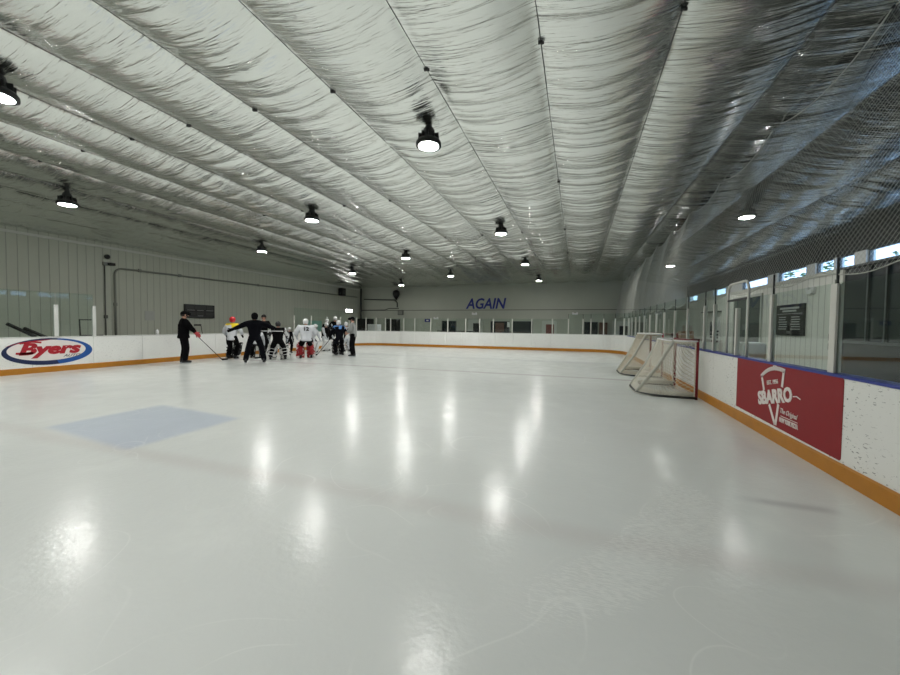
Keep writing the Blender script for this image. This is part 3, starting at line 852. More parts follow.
# ------------------------------------------------------------------ far wall furniture
YFW = WF
fit_text('lettering', 'AGAIN', 3.42, .90, (-7.2, YFW-.03, 3.36), (1, 0, 0), UP, BLUEP, None, shear=.22, offset=.022, depth=.025)
o = bpy.data.objects['lettering'] if 'lettering' in bpy.data.objects else None
for q in list(COL.objects):
    if q.type == 'MESH' and q.parent is None and q.name.startswith('lettering'):
        q.name = 'wall_lettering'; tag(q, 'large blue slanted letters reading AGAIN on the far wall', 'wall lettering')
def door(name, x0, x1, z1, frame, leaf, leafspan=None, zl=None):
    mb = MB(); t_ = .10
    mb.b2((x0, YFW-.05, 0), (x0+t_, YFW, z1)); mb.b2((x1-t_, YFW-.05, 0), (x1, YFW, z1)); mb.b2((x0, YFW-.05, z1-t_), (x1, YFW, z1))
    d = st(mb.build(name, frame))
    a, b = leafspan or (x0+t_, x1-t_)
    mb = MB(); mb.b2((x0+t_, YFW-.03, 0), (x1-t_, YFW-.005, z1-t_)); mb.build('backing', frame, d)
    mb = MB(); mb.b2((a, YFW-.045, .02), (b, YFW-.03, zl or z1-t_-.02)); lf = mb.build('leaf', leaf, d)
    mb = MB(); mb.box((b-.08, YFW-.06, 1.02), (.03, .03, .12)); mb.build('handle', STEEL, lf)
    return d
door('door_1', -8.72, -7.45, 2.02, DOORW, DARKW, (-8.25, -7.62), 1.72)
door('door_2', -2.63, -1.5, 1.96, DOORW, REDBR, (-2.32, -1.72), 1.68)
door('door_3', 2.45, 3.75, 1.95, DOORW, DARKW, (2.95, 3.55), 1.6)
def hatch(name, x0, x1, z0, z1, inner):
    mb = MB(); t_ = .05
    mb.b2((x0, YFW-.05, z0), (x0+t_, YFW, z1)); mb.b2((x1-t_, YFW-.05, z0), (x1, YFW, z1)); mb.b2((x0, YFW-.05, z1-t_), (x1, YFW, z1)); mb.b2((x0, YFW-.05, z0), (x1, YFW, z0+t_))
    d = st(mb.build(name, MULL))
    mb = MB(); mb.b2((x0+t_, YFW-.03, z0+t_), (x1-t_, YFW-.01, z1-t_)); mb.build('pane', STORE, d)
    return d
hatch('window_11', -11.05, -9.75, .75, 1.92, 0)
hatch('window_12', -6.75, -5.2, .6, 1.90, 0)
hatch('window_13', -4.95, -3.35, .6, 1.92, 0)
hatch('window_14', .48, 1.45, .6, 1.9, 0)
def simple(name, lb, cat, lo, hi, m, group=None, bevel=0):
    mb = MB(); mb.b2(lo, hi); return tag(mb.build(name, m, bevel=bevel), lb, cat, group)
def panel_thing(name, lb, cat, c, d, m, parts):
    t = thing(name, lb, cat, c); mb = MB(); mb.box((0, 0, 0), d); mb.build('body', m, t)
    for nm, cc, dd, mm in parts: q = MB(); q.box(cc, dd); q.build(nm, mm, t)
    return t
door_br = thing('door_panel', 'brown door leaf standing in the dark opening right of the centre far wall', 'door', (-5.98, YFW-.09, 0))
mb = MB(); mb.b2((-.36, -.02, .0), (.36, .02, 1.78)); mb.build('leaf', BROWN, door_br); mb = MB(); mb.box((.28, -.03, 1.0), (.03, .03, .12)); mb.build('handle', STEEL, door_br)
simple('cabinet', 'tall brown cabinet beside the dark far window at right', 'cabinet', (1.55, YFW-.45, 0), (2.1, YFW-.02, 1.85), BROWN, bevel=.01)
simple('notice', 'small white notice beside the brown door on the far wall', 'notice', (-5.38, YFW-.075, 1.42), (-5.18, YFW-.045, 1.84), PAPER)
panel_thing('wall_sign', 'small blue sign on the far wall left of the dark window', 'sign', (-12.4, YFW-.015, 1.93), (.52, .03, .27), BLUEP, [('emblem', (0, -.018, 0), (.2, .006, .1), AD_WHITE)])
for i, (x, lb) in enumerate([(-8.15, 'white emergency light fixture below the AGAIN letters'), (-.18, 'white emergency light fixture on far wall right of the red brown door'), (-11.6, 'small white emergency light fixture above the leftmost dark window')]):
    z = 2.49 if i < 2 else 2.1
    panel_thing('emergency_light', lb, 'emergency light', (x, YFW-.045, z), (.42, .1, .14), WHITEP, [('lamp_head', (-.15, -.05, .09), (.1, .08, .08), WHITEP), ('lamp_head', (.15, -.05, .09), (.1, .08, .08), WHITEP)])
# benches behind the far boards
for i, (x0, x1, lb) in enumerate([(-9.6, -6.9, 'dark bench behind the far boards below the AGAIN letters'), (-4.9, -3.0, 'dark bench behind the far boards right of the brown door')]):
    t = thing('bench', lb, 'bench', ((x0+x1)/2, YF+1.2, 0), 0, 'benches behind the far boards')
    L = (x1-x0)/2
    mb = MB(); mb.b2((-L, -.2, 1.08), (L, .2, 1.14)); mb.build('seat', BLACK, t)
    for s in (-1, 1):
        mb = MB(); mb.b2((s*L*.8-.03, -.18, 0), (s*L*.8+.03, .18, 1.08)); mb.build('leg', BLACK, t)
# teardrop fixture
t = thing('wall_fixture', 'dark teardrop shaped fixture under the ceiling at the far left', 'wall fixture', (-15.3, YFW-.35, 4.2))
mb = MB(); mb.lathe([(.0, .42), (.16, .39), (.29, .28), (.33, .10), (.28, -.10), (.17, -.27), (.07, -.38), (.045, -.43), (.06, -.47), (.0, -.48)], n=20); mb.build('body', BLACK, t, smooth=True)
mb = MB(); mb.tube([(0, 0, .40), (0, .35, .50)], .02, 6); mb.build('bracket', BLACK, t)
# pipes and boxes in the far left corner
def pipe(lb, pts, r=.03, m=CONDUIT, clips=(), name='conduit'):
    t = thing(name, lb, 'pipe', pts[0])
    o = Vector(pts[0]); mb = MB(); mb.tube([Vector(q)-o for q in pts], r, 8); mb.build('pipe', m, t, smooth=True)
    for c in clips:
        q = MB(); q.box(Vector(c)-o, (.06, .12, .14)); q.build('clamp', m, t)
    return t
xw = WL+.05
bend = [(xw, 10.33, 0), (xw, 10.33, 3.60)]+[(xw, 10.33+.28*(1-math.cos(a)), 3.60+.28*math.sin(a)) for a in (.3, .6, .9, 1.2, 1.5)]+[(xw, 11.2, 3.89), (xw, 28.9, 4.0)]
pipe('thick conduit bending from the floor and running along the left wall', bend, .042, CONDUIT, [(xw, 10.33, 2.3), (xw, 11.3, 3.9), (xw, 13.1, 3.905), (xw, 17.9, 3.935), (xw, 22, 3.96)])
pipe('thin vertical conduit below the camera on the left wall', [(xw-.02, 9.98, 0), (xw-.02, 9.98, 4.0)], .022, mat('conduit_dark', (92, 95, 90), .5), [(xw, 9.98, 1.75)])
pipe('vertical dark column in the far left corner of the hall', [(WL+.2, 29.3, 0), (WL+.2, 29.3, 4.8)], .07, DARK_CAP)
pipe('upper pipe running along the far wall from the left corner', [(-18.8, YFW-.051, 3.86), (-15.6, YFW-.051, 3.76), (-15.35, YFW-.051, 3.5), (-15.35, YFW-.051, 3.1)], .05, DARK_CAP)
pipe('lower thin pipe along the far wall in the left corner', [(-19.0, YFW-.05, 2.86), (-16.6, YFW-.05, 2.86), (-16.2, YFW-.05, 3.0), (-15.2, YFW-.05, 3.0)], .03, DARK_CAP)
panel_thing('junction_box', 'grey electrical box on the far wall in the left corner', 'electrical box', (-15.0, YFW-.066, 2.62), (.5, .14, .42), mat('box_grey', (84, 88, 84), .5), [('cover', (0, -.075, 0), (.42, .012, .34), CONDUIT)])
# fan / speaker bracket, flood lamp, left wall
t = thing('wall_speaker', 'black speaker box on a bracket high on the left wall', 'speaker', (WL+.3, 26.3, 4.25))
mb = MB(); mb.box((0, 0, 0), (.35, .55, .62)); mb.build('cabinet', BLACK, t, bevel=.02)
mb = MB(); mb.lathe([(.20, 0), (.17, .02), (.0, .01)], (.178, 0, 0), 18, Matrix.Rotation(PI/2, 3, 'Y')); mb.build('cone', DARK_CAP, t)
mb = MB(); mb.tube([(-.17, .0, 0), (-.3, 0, .0)], .03, 6); mb.build('bracket', BLACK, t)
t = thing('flood_light', 'lit white flood light on the left wall near the far corner', 'flood light', (WL+.12, 27.4, 2.72))
mb = MB(); mb.box((0, 0, 0), (.2, 1.0, .30)); mb.build('housing', WHITEP, t, bevel=.02)
mb = MB(); mb.box((.106, 0, -.02), (.012, .9, .22)); mb.build('lens', FLOODL, t)
t = thing('scoreboard', 'black scoreboard with dark panels hung on the left wall', 'scoreboard', (WL+.06, 14.1, 2.14))
mb = MB(); mb.box((0, 0, 0), (.1, 1.62, .70)); mb.build('case', BLACK, t)
SCP = mat('score_panel', (40, 42, 42), .35); SCL = mat('score_text', (120, 122, 120), .6)
for (y, z, dy, dz) in [(-.55, .20, .40, .20), (0.0, .20, .60, .22), (.55, .20, .38, .22), (-.5, -.13, .46, .16), (0, -.13, .40, .18), (.52, -.13, .44, .16), (0, -.28, 1.4, .05)]:
    mb = MB(); mb.box((.052, y, z), (.008, dy, dz)); mb.build('display_panel', SCP, t)
for (y, z, dy) in [(-.5, .05, .4), (0, .045, .36), (.52, .05, .4), (0, -.24, .3)]:
    mb = MB(); mb.box((.053, y, z), (.008, dy, .035)); mb.build('caption_strip', SCL, t)
simple('notice', 'pale paper notice pinned low on the left wall', 'notice', (WL+.003, 11.5, 1.62), (WL+.015, 11.92, 2.06), mat('paper_grey', (182, 184, 178), .7))
simple('notice_board', 'pale green board seen through glass right of player number twelve', 'notice board', (WL+.003, 22.5, .95), (WL+.04, 24.0, 1.78), TEAL)
t = thing('security_camera', 'pair of small dark cameras on the left wall above the conduit', 'camera', (WL+.08, 10.1, 4.15))
mb = MB(); mb.lathe([(.10, 0), (.10, .06), (.06, .12), (.0, .13)], (0, -.06, .16), 12, Matrix.Rotation(PI/2, 3, 'Y')); mb.build('camera_head', BLACK, t)
mb = MB(); mb.box((.03, .08, -.14), (.16, .22, .11)); mb.build('camera_head', BLACK, t)
mb = MB(); mb.box((-.05, -.10, -.14), (.08, .16, .14)); mb.build('mount_plate', CONDUIT, t)
# bits on the ledge behind the left boards
def chair(lb, x, y, rz):
    t = thing('folding_chair', lb, 'chair', (x, y, 0), rz)
    mb = MB(); mb.b2((-.22, -.22, 1.03), (.22, .22, 1.08)); mb.build('seat', BLACK, t)
    mb = MB()
    for s in (-1, 1): mb.tube([(s*.2, .2, 1.05), (s*.2, .24, 1.62)], .018, 6)
    mb.tube([(-.2, .24, 1.60), (.2, .24, 1.60)], .018, 6); mb.build('back_frame', BLACK, t)
    for sx in (-1, 1):
        for s2 in (-1, 1): q = MB(); q.tube([(sx*.2, s2*.2, 1.04), (sx*.22, s2*.24, 0)], .018, 6); q.build('leg', BLACK, t)
    return t
chair('dark high stool with frame back behind glass beside the oval sign', XL-.75, 7.88, PI/2)
t = thing('exercise_bench', 'dark slanted equipment behind glass above the oval sign', 'equipment', (XL-.8, 6.62, 0))
mb = MB(); mb.tube([(0, -.7, 1.45), (0, -.1, 1.05)], .05, 6); mb.build('arm', BLACK, t)
mb = MB(); mb.tube([(0, -.35, 1.32), (0, .15, 1.02)], .05, 6); mb.build('arm', BLACK, t)
mb = MB(); mb.b2((-.2, -.8, .95), (.2, .95, 1.04)); mb.build('deck', BLACK, t)
mb = MB(); mb.b2((-.2, -.75, 0), (.2, -.6, .95)); mb.build('leg', BLACK, t)
mb = MB(); mb.b2((-.2, .75, 0), (.2, .9, .95)); mb.build('leg', BLACK, t)
# bottle and cup on the left boards
t = thing('water_bottle', 'red water bottle on the left boards left of the yellow player', 'bottle', (XL-.06, 11.0, HB))
mb = MB(); mb.lathe([(.0, 0), (.05, 0), (.05, .16), (.03, .19), (0, .19)], n=12); mb.build('body', REDH, t, smooth=True); mb = MB(); mb.lathe([(.02, .19), (.02, .23), (0, .235)], n=10); mb.build('cap', BLACK, t)
t = thing('water_bottle', 'white water bottle on the left boards behind the black coat', 'bottle', (XL-.06, 9.55, HB))
mb = MB(); mb.lathe([(.0, 0), (.05, 0), (.05, .14), (.03, .17), (0, .17)], n=12); mb.build('body', WHITEP, t, smooth=True); mb = MB(); mb.lathe([(.02, .17), (.02, .21), (0, .215)], n=10); mb.build('cap', WHITEP, t)
# things behind the far left corner
simple('cabinet', 'white cabinet behind the glass in the far left corner', 'cabinet', (-15.9, 25.6, 0), (-15.0, 26.2, 1.55), WHITEP, bevel=.02)
simple('equipment_case', 'tall black equipment case in the far left corner behind glass', 'case', (-17.6, 26.6, 0), (-16.4, 27.4, 2.0), BLACK, bevel=.03)
simple('equipment_case', 'black equipment case right of the white cabinet in the far corner', 'case', (-15.2, 27.3, 0), (-14.2, 28.0, 2.0), BLACK, bevel=.03)

# ------------------------------------------------------------------ right wall furniture
t = thing('notice_board', 'black notice board with rows of white text on the right wall', 'notice board', (WR-.0255, 16.37, 1.85))
mb = MB(); mb.box((0, 0, 0), (.05, 1.85, 1.10)); mb.build('panel', BLACK, t)
TXT = mat('board_text', (186, 190, 188), .6)
q = MB()
for z, w_, th in ((.42, 1.25, .07), (.32, .9, .06), (.22, 1.6, .015)): q.box((-.027, 0, z), (.006, w_, th))
q.build('heading', TXT, t)
q = MB()
for c in (-.42, .42):
    for j in range(6): q.box((-.027, c+random.uniform(-.03, .03), .10-j*.085), (.006, .52+random.uniform(-.1, .1), .03))
q.build('text_column', TXT, t)
q = MB(); q.box((-.027, .0, -.44), (.006, .22, .09)); q.build('emblem', SCL, t)
# poster
t = thing('poster', 'white hockey poster with a dark skater figure on the right wall', 'poster', (WR-.0102, 24.0, 1.35))
mb = MB(); mb.box((0, 0, 0), (.02, 1.8, 1.5)); mb.build('sheet', PAPER, t)
GT = mat('poster_ink', (58, 60, 62), .6); q = MB()
q.ell((-.012, .55, .45), (.006, .10, .12)); q.ell((-.012, .5, .20), (.006, .16, .2)); q.box((-.012, .62, -.02), (.006, .1, .26)); q.box((-.012, .40, -.02), (.006, .1, .26), Matrix.Rotation(.4, 3, 'X'))
q.build('figure', GT, t)
q = MB()
for j, (z, w_, yy_) in enumerate(((.0, .9, -.25), (-.18, 1.3, 0), (-.34, 1.3, 0), (-.55, 1.0, -.1))): q.box((-.012, yy_, z), (.006, w_, .10))
q.build('text_rows', GT, t)
simple('shelf', 'thin dark wall shelf above the hockey poster', 'shelf', (WR-.35, 23.0, 2.40), (WR-.01, 25.2, 2.45), MULL)
# double door
mb = MB(); mb.b2((WR-.05, 18.5, 0), (WR+.0, 18.62, 2.9)); mb.b2((WR-.05, 21.3, 0), (WR, 21.42, 2.9)); mb.b2((WR-.05, 18.5, 2.9), (WR, 21.42, 3.0)); mb.b2((WR-.05, 19.75, 0), (WR, 19.95, 2.9))
d = st(mb.build('door_4', DOORW))
for a, b in ((18.62, 19.75), (19.95, 21.3)):
    mb = MB(); mb.b2((WR-.03, a, .02), (WR-.01, b, 2.88)); lf = mb.build('leaf', mat('grey_green_door', (78, 86, 82), .5), d)
    mb = MB(); mb.box((WR-.05, b-.1, 1.05), (.04, .03, .2)); mb.build('handle', STEEL, lf)
# switch boxes and camera
t = thing('switch_box', 'two dark switch boxes on conduit left of the dark partition', 'switch', (WR-.06, 13.95, 1.3))
for z in (.0, -.28): q = MB(); q.box((0, 0, z), (.1, .17, .2)); q.build('box', BLACK, t)
q = MB(); q.tube([(0.02, 0, .1), (0.02, 0, 1.7)], .015, 6); q.build('conduit', CONDUIT, t)
t = thing('emergency_light', 'beige twin lamp fixture above the black notice board', 'emergency light', (WR-.0605, 15.1, 2.75))
q = MB(); q.box((0, 0, 0), (.12, .3, .14)); q.build('body', WHITEP, t)
for s in (-1, 1): q = MB(); q.lathe([(.07, 0), (.07, .05), (.03, .1), (0, .1)], (-.05, s*.16, .08), 12, Matrix.Rotation(PI/2, 3, 'Y')); q.build('lamp_head', WHITEP, t)
# things on a table behind the glass by the far right
t = thing('table', 'dark table behind the right glass beside the goals', 'table', (4.6, 19.5, 0))
q = MB(); q.b2((-.4, -1.1, 1.0), (.4, 1.1, 1.05)); q.build('tabletop', DARK_CAP, t)
for sx in (-1, 1):
    for s2 in (-1, 1): q = MB(); q.tube([(sx*.34, s2*1.0, 0), (sx*.34, s2*1.0, 1.0)], .025, 6); q.build('leg', DARK_ROD, t)
CARD = mat('cardboard', (150, 118, 92), .8)
simple('cardboard_box', 'brown cardboard box on the dark table behind the goals', 'box', (4.35, 18.7, 1.055), (4.85, 19.2, 1.38), CARD, bevel=.01)
simple('cardboard_box', 'smaller reddish box at the far end of the dark table', 'box', (4.4, 19.7, 1.055), (4.75, 20.2, 1.30), mat('reddish_card', (128, 74, 62), .8), bevel=.01)
simple('equipment_bag', 'black equipment bag on the dark table behind the near goal', 'bag', (4.35, 20.22, 1.055), (4.8, 20.58, 1.25), BLACK, bevel=.05)
simple('paper_basket', 'white basket on the floor behind glass by the near goal post', 'basket', (3.2, 9.0, .0), (3.6, 9.5, 1.25), WHITEP, bevel=.04)

# ------------------------------------------------------------------ trees outside the clerestory
def tree(x, y, h, lb):
    t = thing('tree', lb, 'tree', (x, y, -.2), 0, 'trees outside the clerestory')
    q = MB(); q.tube([(0, 0, 0), (.1, 0, h*.5), (0, .1, h*.8)], [.25, .18, .06], 8); q.build('trunk', BARK, t)
    q = MB(); rng = random.Random(int(x*7+y))
    for k in range(700):
        a, b = rng.uniform(0, 2*PI), rng.uniform(-1, 1); r = rng.uniform(.4, 1)**.5
        c = Vector((1.9*r*math.cos(a)*math.sqrt(1-b*b), 1.9*r*math.sin(a)*math.sqrt(1-b*b), h*.72+h*.32*r*b))
        R = Matrix.Rotation(rng.uniform(0, 6), 3, 'Z') @ Matrix.Rotation(rng.uniform(-1, 1), 3, 'X'); s = rng.uniform(.12, .3)
        q.add([c+R @ Vector(p_) for p_ in ((-s, 0, 0), (0, -s*.4, .03), (s, 0, 0), (0, s*.4, .03))], [(0, 1, 2, 3)])
    q.build('foliage', LEAF, t)
tree(16, 33.5, 7.5, 'green tree seen through the clerestory window above the notice board')
tree(15, 21.5, 6.2, 'lower green tree outside the clerestory nearer the dark partition')

# ------------------------------------------------------------------ people
def skin_mesh(name, V, E, Rr, m, parent, levels=1):
    me = bpy.data.meshes.new(name); me.from_pydata([tuple(v) for v in V], E, []); me.update()
    o = link(name, me, m, parent)
    md = o.modifiers.new('skin', 'SKIN'); md.use_smooth_shade = True
    sv = me.skin_vertices[0].data
    for i, r in enumerate(Rr):
        sv[i].radius = (r, r) if not isinstance(r, tuple) else r
        sv[i].use_root = (i == 0)
    s = o.modifiers.new('sub', 'SUBSURF'); s.levels = levels; s.render_levels = levels
    return evaluate(o)
def ik(a, c, l1, l2, pole):
    a, c, pole = Vector(a), Vector(c), Vector(pole)
    d = c-a; L = d.length; mx_ = (l1+l2)*.998
    if L > mx_: c = a+d*(mx_/L); d = c-a; L = mx_
    x = (l1*l1-l2*l2+L*L)/(2*L); h = math.sqrt(max(0, l1*l1-x*x)); dn = d/L
    pp = pole-dn*pole.dot(dn); pp.normalize()
    return a+dn*x+pp*h, c
def finger_chain(V, E, Rr, root, hand, dirv, side, palm_n, sc_, base=.0085):
    """five fingers growing from the palm vertex"""
    dirv = Vector(dirv).normalized(); side = Vector(side); side = (side-dirv*side.dot(dirv)).normalized(); pn = dirv.cross(side)
    for k, (off, ln) in enumerate([(-.033, .075), (-.011, .085), (.011, .08), (.032, .06)]):
        b = hand+side*off*sc_+dirv*.05*sc_
        p1 = b+dirv*ln*.5*sc_; p2 = p1+(dirv*.6-pn*.8).normalized()*ln*.5*sc_
        i = len(V); V += [b, p1, p2]; Rr += [base*sc_*1.1, base*sc_, base*sc_*.8]; E += [(root, i), (i, i+1), (i+1, i+2)]
    b = hand-side*.045*sc_+dirv*.0; p1 = b+(-side*.6+dirv*.8).normalized()*.04*sc_; p2 = p1+dirv*.03*sc_-pn*.012*sc_
    i = len(V); V += [b, p1, p2]; Rr += [base*sc_*1.2, base*sc_*1.1, base*sc_*.9]; E += [(root, i), (i, i+1), (i+1, i+2)]
def person(label, x, y, face, h, lean=.05, drop=0, stance=.13, hands=None, head='helmet', headm=None, jersey=None, sleeve=None, pants=None,
           sock=None, pads=None, gloves=None, number=None, yoke=None, hem=None, group='people on the ice', shoe='skate', turn=0, numc=None, tuck=0, width=1.0, padw=1.0):
    v = Vector((x, y, 0)).normalized(); r = Vector((v.y, -v.x, 0)); a = math.radians(face)
    f = v*math.cos(a)+r*math.sin(a)
    rz = math.atan2(-f.x, f.y)
    t = thing('person', label, 'person', (x, y, 0), rz, group)
    s = h/1.8
    V3 = Vector
    ank = .115 if shoe == 'skate' else .08
    hz = .965-drop; hb = -drop*.35-math.sin(lean)*.12
    pel = V3((0, hb, hz+.04)); ld = V3((0, math.sin(lean), math.cos(lean)))
    waist = pel+ld*.16; chest = pel+ld*.36; neckb = pel+ld*.52
    hd = V3((0, math.sin(lean*.35), math.cos(lean*.35)))
    chin = neckb+hd*.09+V3((0, .015, 0)); skull = neckb+hd*.17+V3((0, .02, 0)); crown = neckb+hd*.235+V3((0, .01, 0))
    sh = {1: chest+V3((.185*width, 0, 0))+ld*.10, -1: chest+V3((-.185*width, 0, 0))+ld*.10}
    hips = {q: pel+V3((q*.09, 0, -.05)) for q in (1, -1)}
    ankles = {q: V3((q*stance, hb*.15+.0, ank)) for q in (1, -1)}
    knees = {}
    for q in (1, -1):
        knees[q], ankles[q] = ik(hips[q], ankles[q], .43, .42, (q*.25, 1, 0))
    hands = hands or {}
    H = {}; Eb = {}
    for q in (1, -1):
        tgt = hands.get(q, (q*.26, .10, .86-drop*.6))
        Eb[q], H[q] = ik(sh[q], V3(tgt), .29, .27, (q*.7, -.5, -.6))
    # ---------- body: one continuous surface
    B = [pel, waist, chest, neckb, chin, skull, crown]; Rr = [.115, .105, .115, .055, .062, .095, .06]
    E = [(0, 1), (1, 2), (2, 3), (3, 4), (4, 5), (5, 6)]
    for q in (1, -1):
        i = len(B); B += [sh[q], Eb[q], H[q]]; Rr += [.062, .043, .032]; E += [(2, i), (i, i+1), (i+1, i+2)]
        dv = (H[q]-Eb[q]).normalized()
        palm = H[q]+dv*.05; j = len(B); B.append(palm); Rr.append(.028); E.append((i+2, j))
        if not gloves: finger_chain(B, E, Rr, j, palm, dv, V3((0, 0, -1)) if abs(dv.z) < .7 else V3((0, 1, 0)), None, 1.0)
        i = len(B); B += [hips[q], knees[q], ankles[q], ankles[q]+V3((q*.02, .13, -.045))]; Rr += [.08, .055, .042, .035]; E += [(0, i), (i, i+1), (i+1, i+2), (i+2, i+3)]
    body = skin_mesh('body', [p_*s for p_ in B], E, [q*s for q in Rr], SKIN, t)
    # face: nose, eyes, ears, mouth merged into the body mesh
    bm = bmesh.new(); bm.from_mesh(body.data)
    def blob(c, rad, mi=0):
        g = bmesh.ops.create_uvsphere(bm, u_segments=8, v_segments=6, radius=1)
        for vv in g['verts']: vv.co = V3((vv.co.x*rad[0], vv.co.y*rad[1], vv.co.z*rad[2]))+c
        for vv in g['verts']:
            for ff in vv.link_faces: ff.material_index = mi; ff.smooth = True
    fc = (skull+V3((0, .0, -.02)))*s
    blob(fc+V3((0, .098, -.015))*s, (.014*s, .02*s, .024*s))
    for q in (1, -1):
        blob(fc+V3((q*.035, .082, .015))*s, (.013*s, .01*s, .008*s), 1); blob(fc+V3((q*.09, 0, -.01))*s, (.014*s, .024*s, .033*s))
    blob(fc+V3((0, .078, -.058))*s, (.026*s, .012*s, .007*s), 1)
    bm.to_mesh(body.data); bm.free(); body.data.materials.append(FACE_DK)
    # ---------- trousers
    pants = pants or BLACKC
    full = sock is None and pads is None
    B = [pel+V3((0, 0, .05))]; Rr = [.135*width]; E = []
    for q in (1, -1):
        i = len(B)
        if full:
            B += [hips[q]+V3((q*.01, 0, -.02)), knees[q], ankles[q]+V3((0, 0, .02)), ankles[q]+V3((0, 0, -.035))]; Rr += [.12, .102, .094, .085]; E += [(0, i), (i, i+1), (i+1, i+2), (i+2, i+3)]
        else:
            B += [hips[q]+V3((q*.02, 0, -.03)), hips[q].lerp(knees[q], .55)+V3((q*.015, 0, 0)), hips[q].lerp(knees[q], .9)]; Rr += [.13, .125, .12]; E += [(0, i), (i, i+1), (i+1, i+2)]
    Rr[0] *= 1.08; B.insert(1, pel+ld*.14); Rr.insert(1, .125*width); E = [(0, 1)]+[(0 if a_ == 0 else a_+1, b_+1) for a_, b_ in E]
    skin_mesh('trousers' if full else 'hockey_pants', [p_*s for p_ in B], E, [q*s for q in Rr], pants, t)
    # ---------- jersey or jacket
    jm = jersey or BLACKC
    low = pel+V3((0, 0, -.06 if not hem else -.10)); low2 = low+V3((0, 0, -.07))
    B = [waist, low, chest, neckb-ld*.01, low2]; Rr = [.165*width, (.175 if not hem else .19)*width, .17*width, .09, (.165 if not hem else .18)*width]; E = [(0, 1), (0, 2), (2, 3), (1, 4)]
    for q in (1, -1):
        i = len(B); B += [sh[q], Eb[q], Eb[q].lerp(H[q], .86)]; Rr += [.098*width, .078*width, .062]; E += [(2, i), (i, i+1), (i+1, i+2)]
    jo = skin_mesh('jersey' if head == 'helmet' else 'jacket', [p_*s for p_ in B], E, [q*s for q in Rr], jm, t)
    if sleeve or yoke:
        jo.data.materials.append(sleeve or jm); jo.data.materials.append(yoke or jm)
        yz = (chest+ld*.07).z*s
        for p_ in jo.data.polygons:
            c = p_.center
            if sleeve and abs(c.x) > .21*s*width: p_.material_index = 1
            if yoke and c.z > yz and abs(c.x) < .30*s: p_.material_index = 2
    if number:
        nm = mat('number_black', (24, 24, 28), .7) if not numc else numc
        o_ = (chest+V3((0, -.163*width, 0))-ld*.02)*s
        fit_text('number', number, .20*s, .17*s, o_-V3((0, .03, 0))+ld*.05*s, (1, 0, 0), ld, nm, t, offset=.03, depth=.012)
    # ---------- head wear
    hm = headm or BLACK
    sk = skull*s
    tilt = Matrix.Rotation(-lean*.35, 3, 'X')
    if head == 'helmet':
        mb = MB(); mb.ell(sk+V3((0, -.008, .02))*s, (.115*s, .138*s, .125*s), 18, 8, 0, PI*.60, tilt); mb.ell(sk+V3((0, -.03, -.03))*s, (.108*s, .10*s, .09*s), 14, 6, .6, PI*.72, tilt)
        ho = mb.build('helmet', hm, t, smooth=True); so = ho.modifiers.new('solid', 'SOLIDIFY'); so.thickness = .008
        mb = MB()
        for zz in (.01, -.03, -.07, -.105): mb.tube([(sk+V3((.10*math.sin(q), .03+.115*math.cos(q), zz))*s) for q in np.linspace(-1.3, 1.3, 9)], .0035*s, 4)
        for q in (-.8, -.3, .3, .8): mb.tube([(sk+V3((.10*math.sin(q), .03+.115*math.cos(q), zz))*s) for zz in (.03, -.04, -.105)], .0035*s, 4)
        mb.build('face_cage', STEEL, ho)
    elif head == 'cap':
        mb = MB(); mb.ell(sk+V3((0, -.005, .015))*s, (.108*s, .12*s, .11*s), 16, 7, 0, PI*.52, tilt); mb.tube([sk+V3((0, .09, .03))*s, sk+V3((0, .18, .012))*s], [.07*s, .045*s], 8)
        mb.build('cap', BLACKC, t, smooth=True)
        mb = MB(); mb.ell(sk+V3((0, -.02, -.012))*s, (.101*s, .10*s, .085*s), 14, 6, .9, PI*.70, tilt); mb.build('hair', HAIR, t, smooth=True)
    elif head == 'beanie':
        mb = MB(); mb.ell(sk+V3((0, -.012, .02))*s, (.112*s, .125*s, .125*s), 16, 9, 0, PI*.60, tilt); mb.ell(sk+V3((0, -.035, -.02))*s, (.105*s, .095*s, .12*s), 14, 7, .6, PI*.80, tilt)
        mb.build('hood', BLACKC, t, smooth=True)
    else:
        mb = MB(); mb.ell(sk+V3((0, -.018, .022))*s, (.106*s, .113*s, .108*s), 16, 8, 0, PI*.56, tilt); mb.ell(sk+V3((0, -.035, -.01))*s, (.099*s, .09*s, .095*s), 14, 6, .6, PI*.74, tilt)
        mb.build('hair', HAIR, t, smooth=True)
    # ---------- socks, pads
    for q in (1, -1):
        K, A = knees[q], ankles[q]
        if pads or sock:
            mb = MB(); mb.tube([p_*s for p_ in (K+V3((0, 0, .09)), K, K.lerp(A, .4)+V3((0, -.02, 0)), A+V3((0, 0, .02)))], [.088*s, .092*s, .085*s, .062*s], 12)
            mb.build('sock', sock or BLACKC, t, smooth=True)
        if pads:
            pm, trim_ = pads
            ax_ = (K-A); L = ax_.length; ax_.normalize(); fw = V3((0, 1, 0)); fw = (fw-ax_*fw.dot(ax_)).normalized(); rt = ax_.cross(fw)
            mb = MB(); rings = []
            for kz, w_, dp in ((-.05, .15, .05), (.05, .16, .075), (.35*1, .155, .085), (.62, .15, .09), (L/1+.08, .14, .07), (L+.22, .125, .04)):
                z_ = kz if kz > .0 and kz < .6 or kz < 0 else kz
                c = A+ax_*min(z_, L+.22)+fw*.075
                rings.append([(c+rt*(w_*padw*math.cos(b_))+fw*(dp*math.sin(b_)))*s for b_ in [2*PI*i/12 for i in range(12)]])
            mb2 = MB(); mb2.loft(sorted(rings, key=lambda R: (Vector(R[0])-A*s).dot(ax_)))
            po = mb2.build('leg_pad', pm, t, smooth=True)
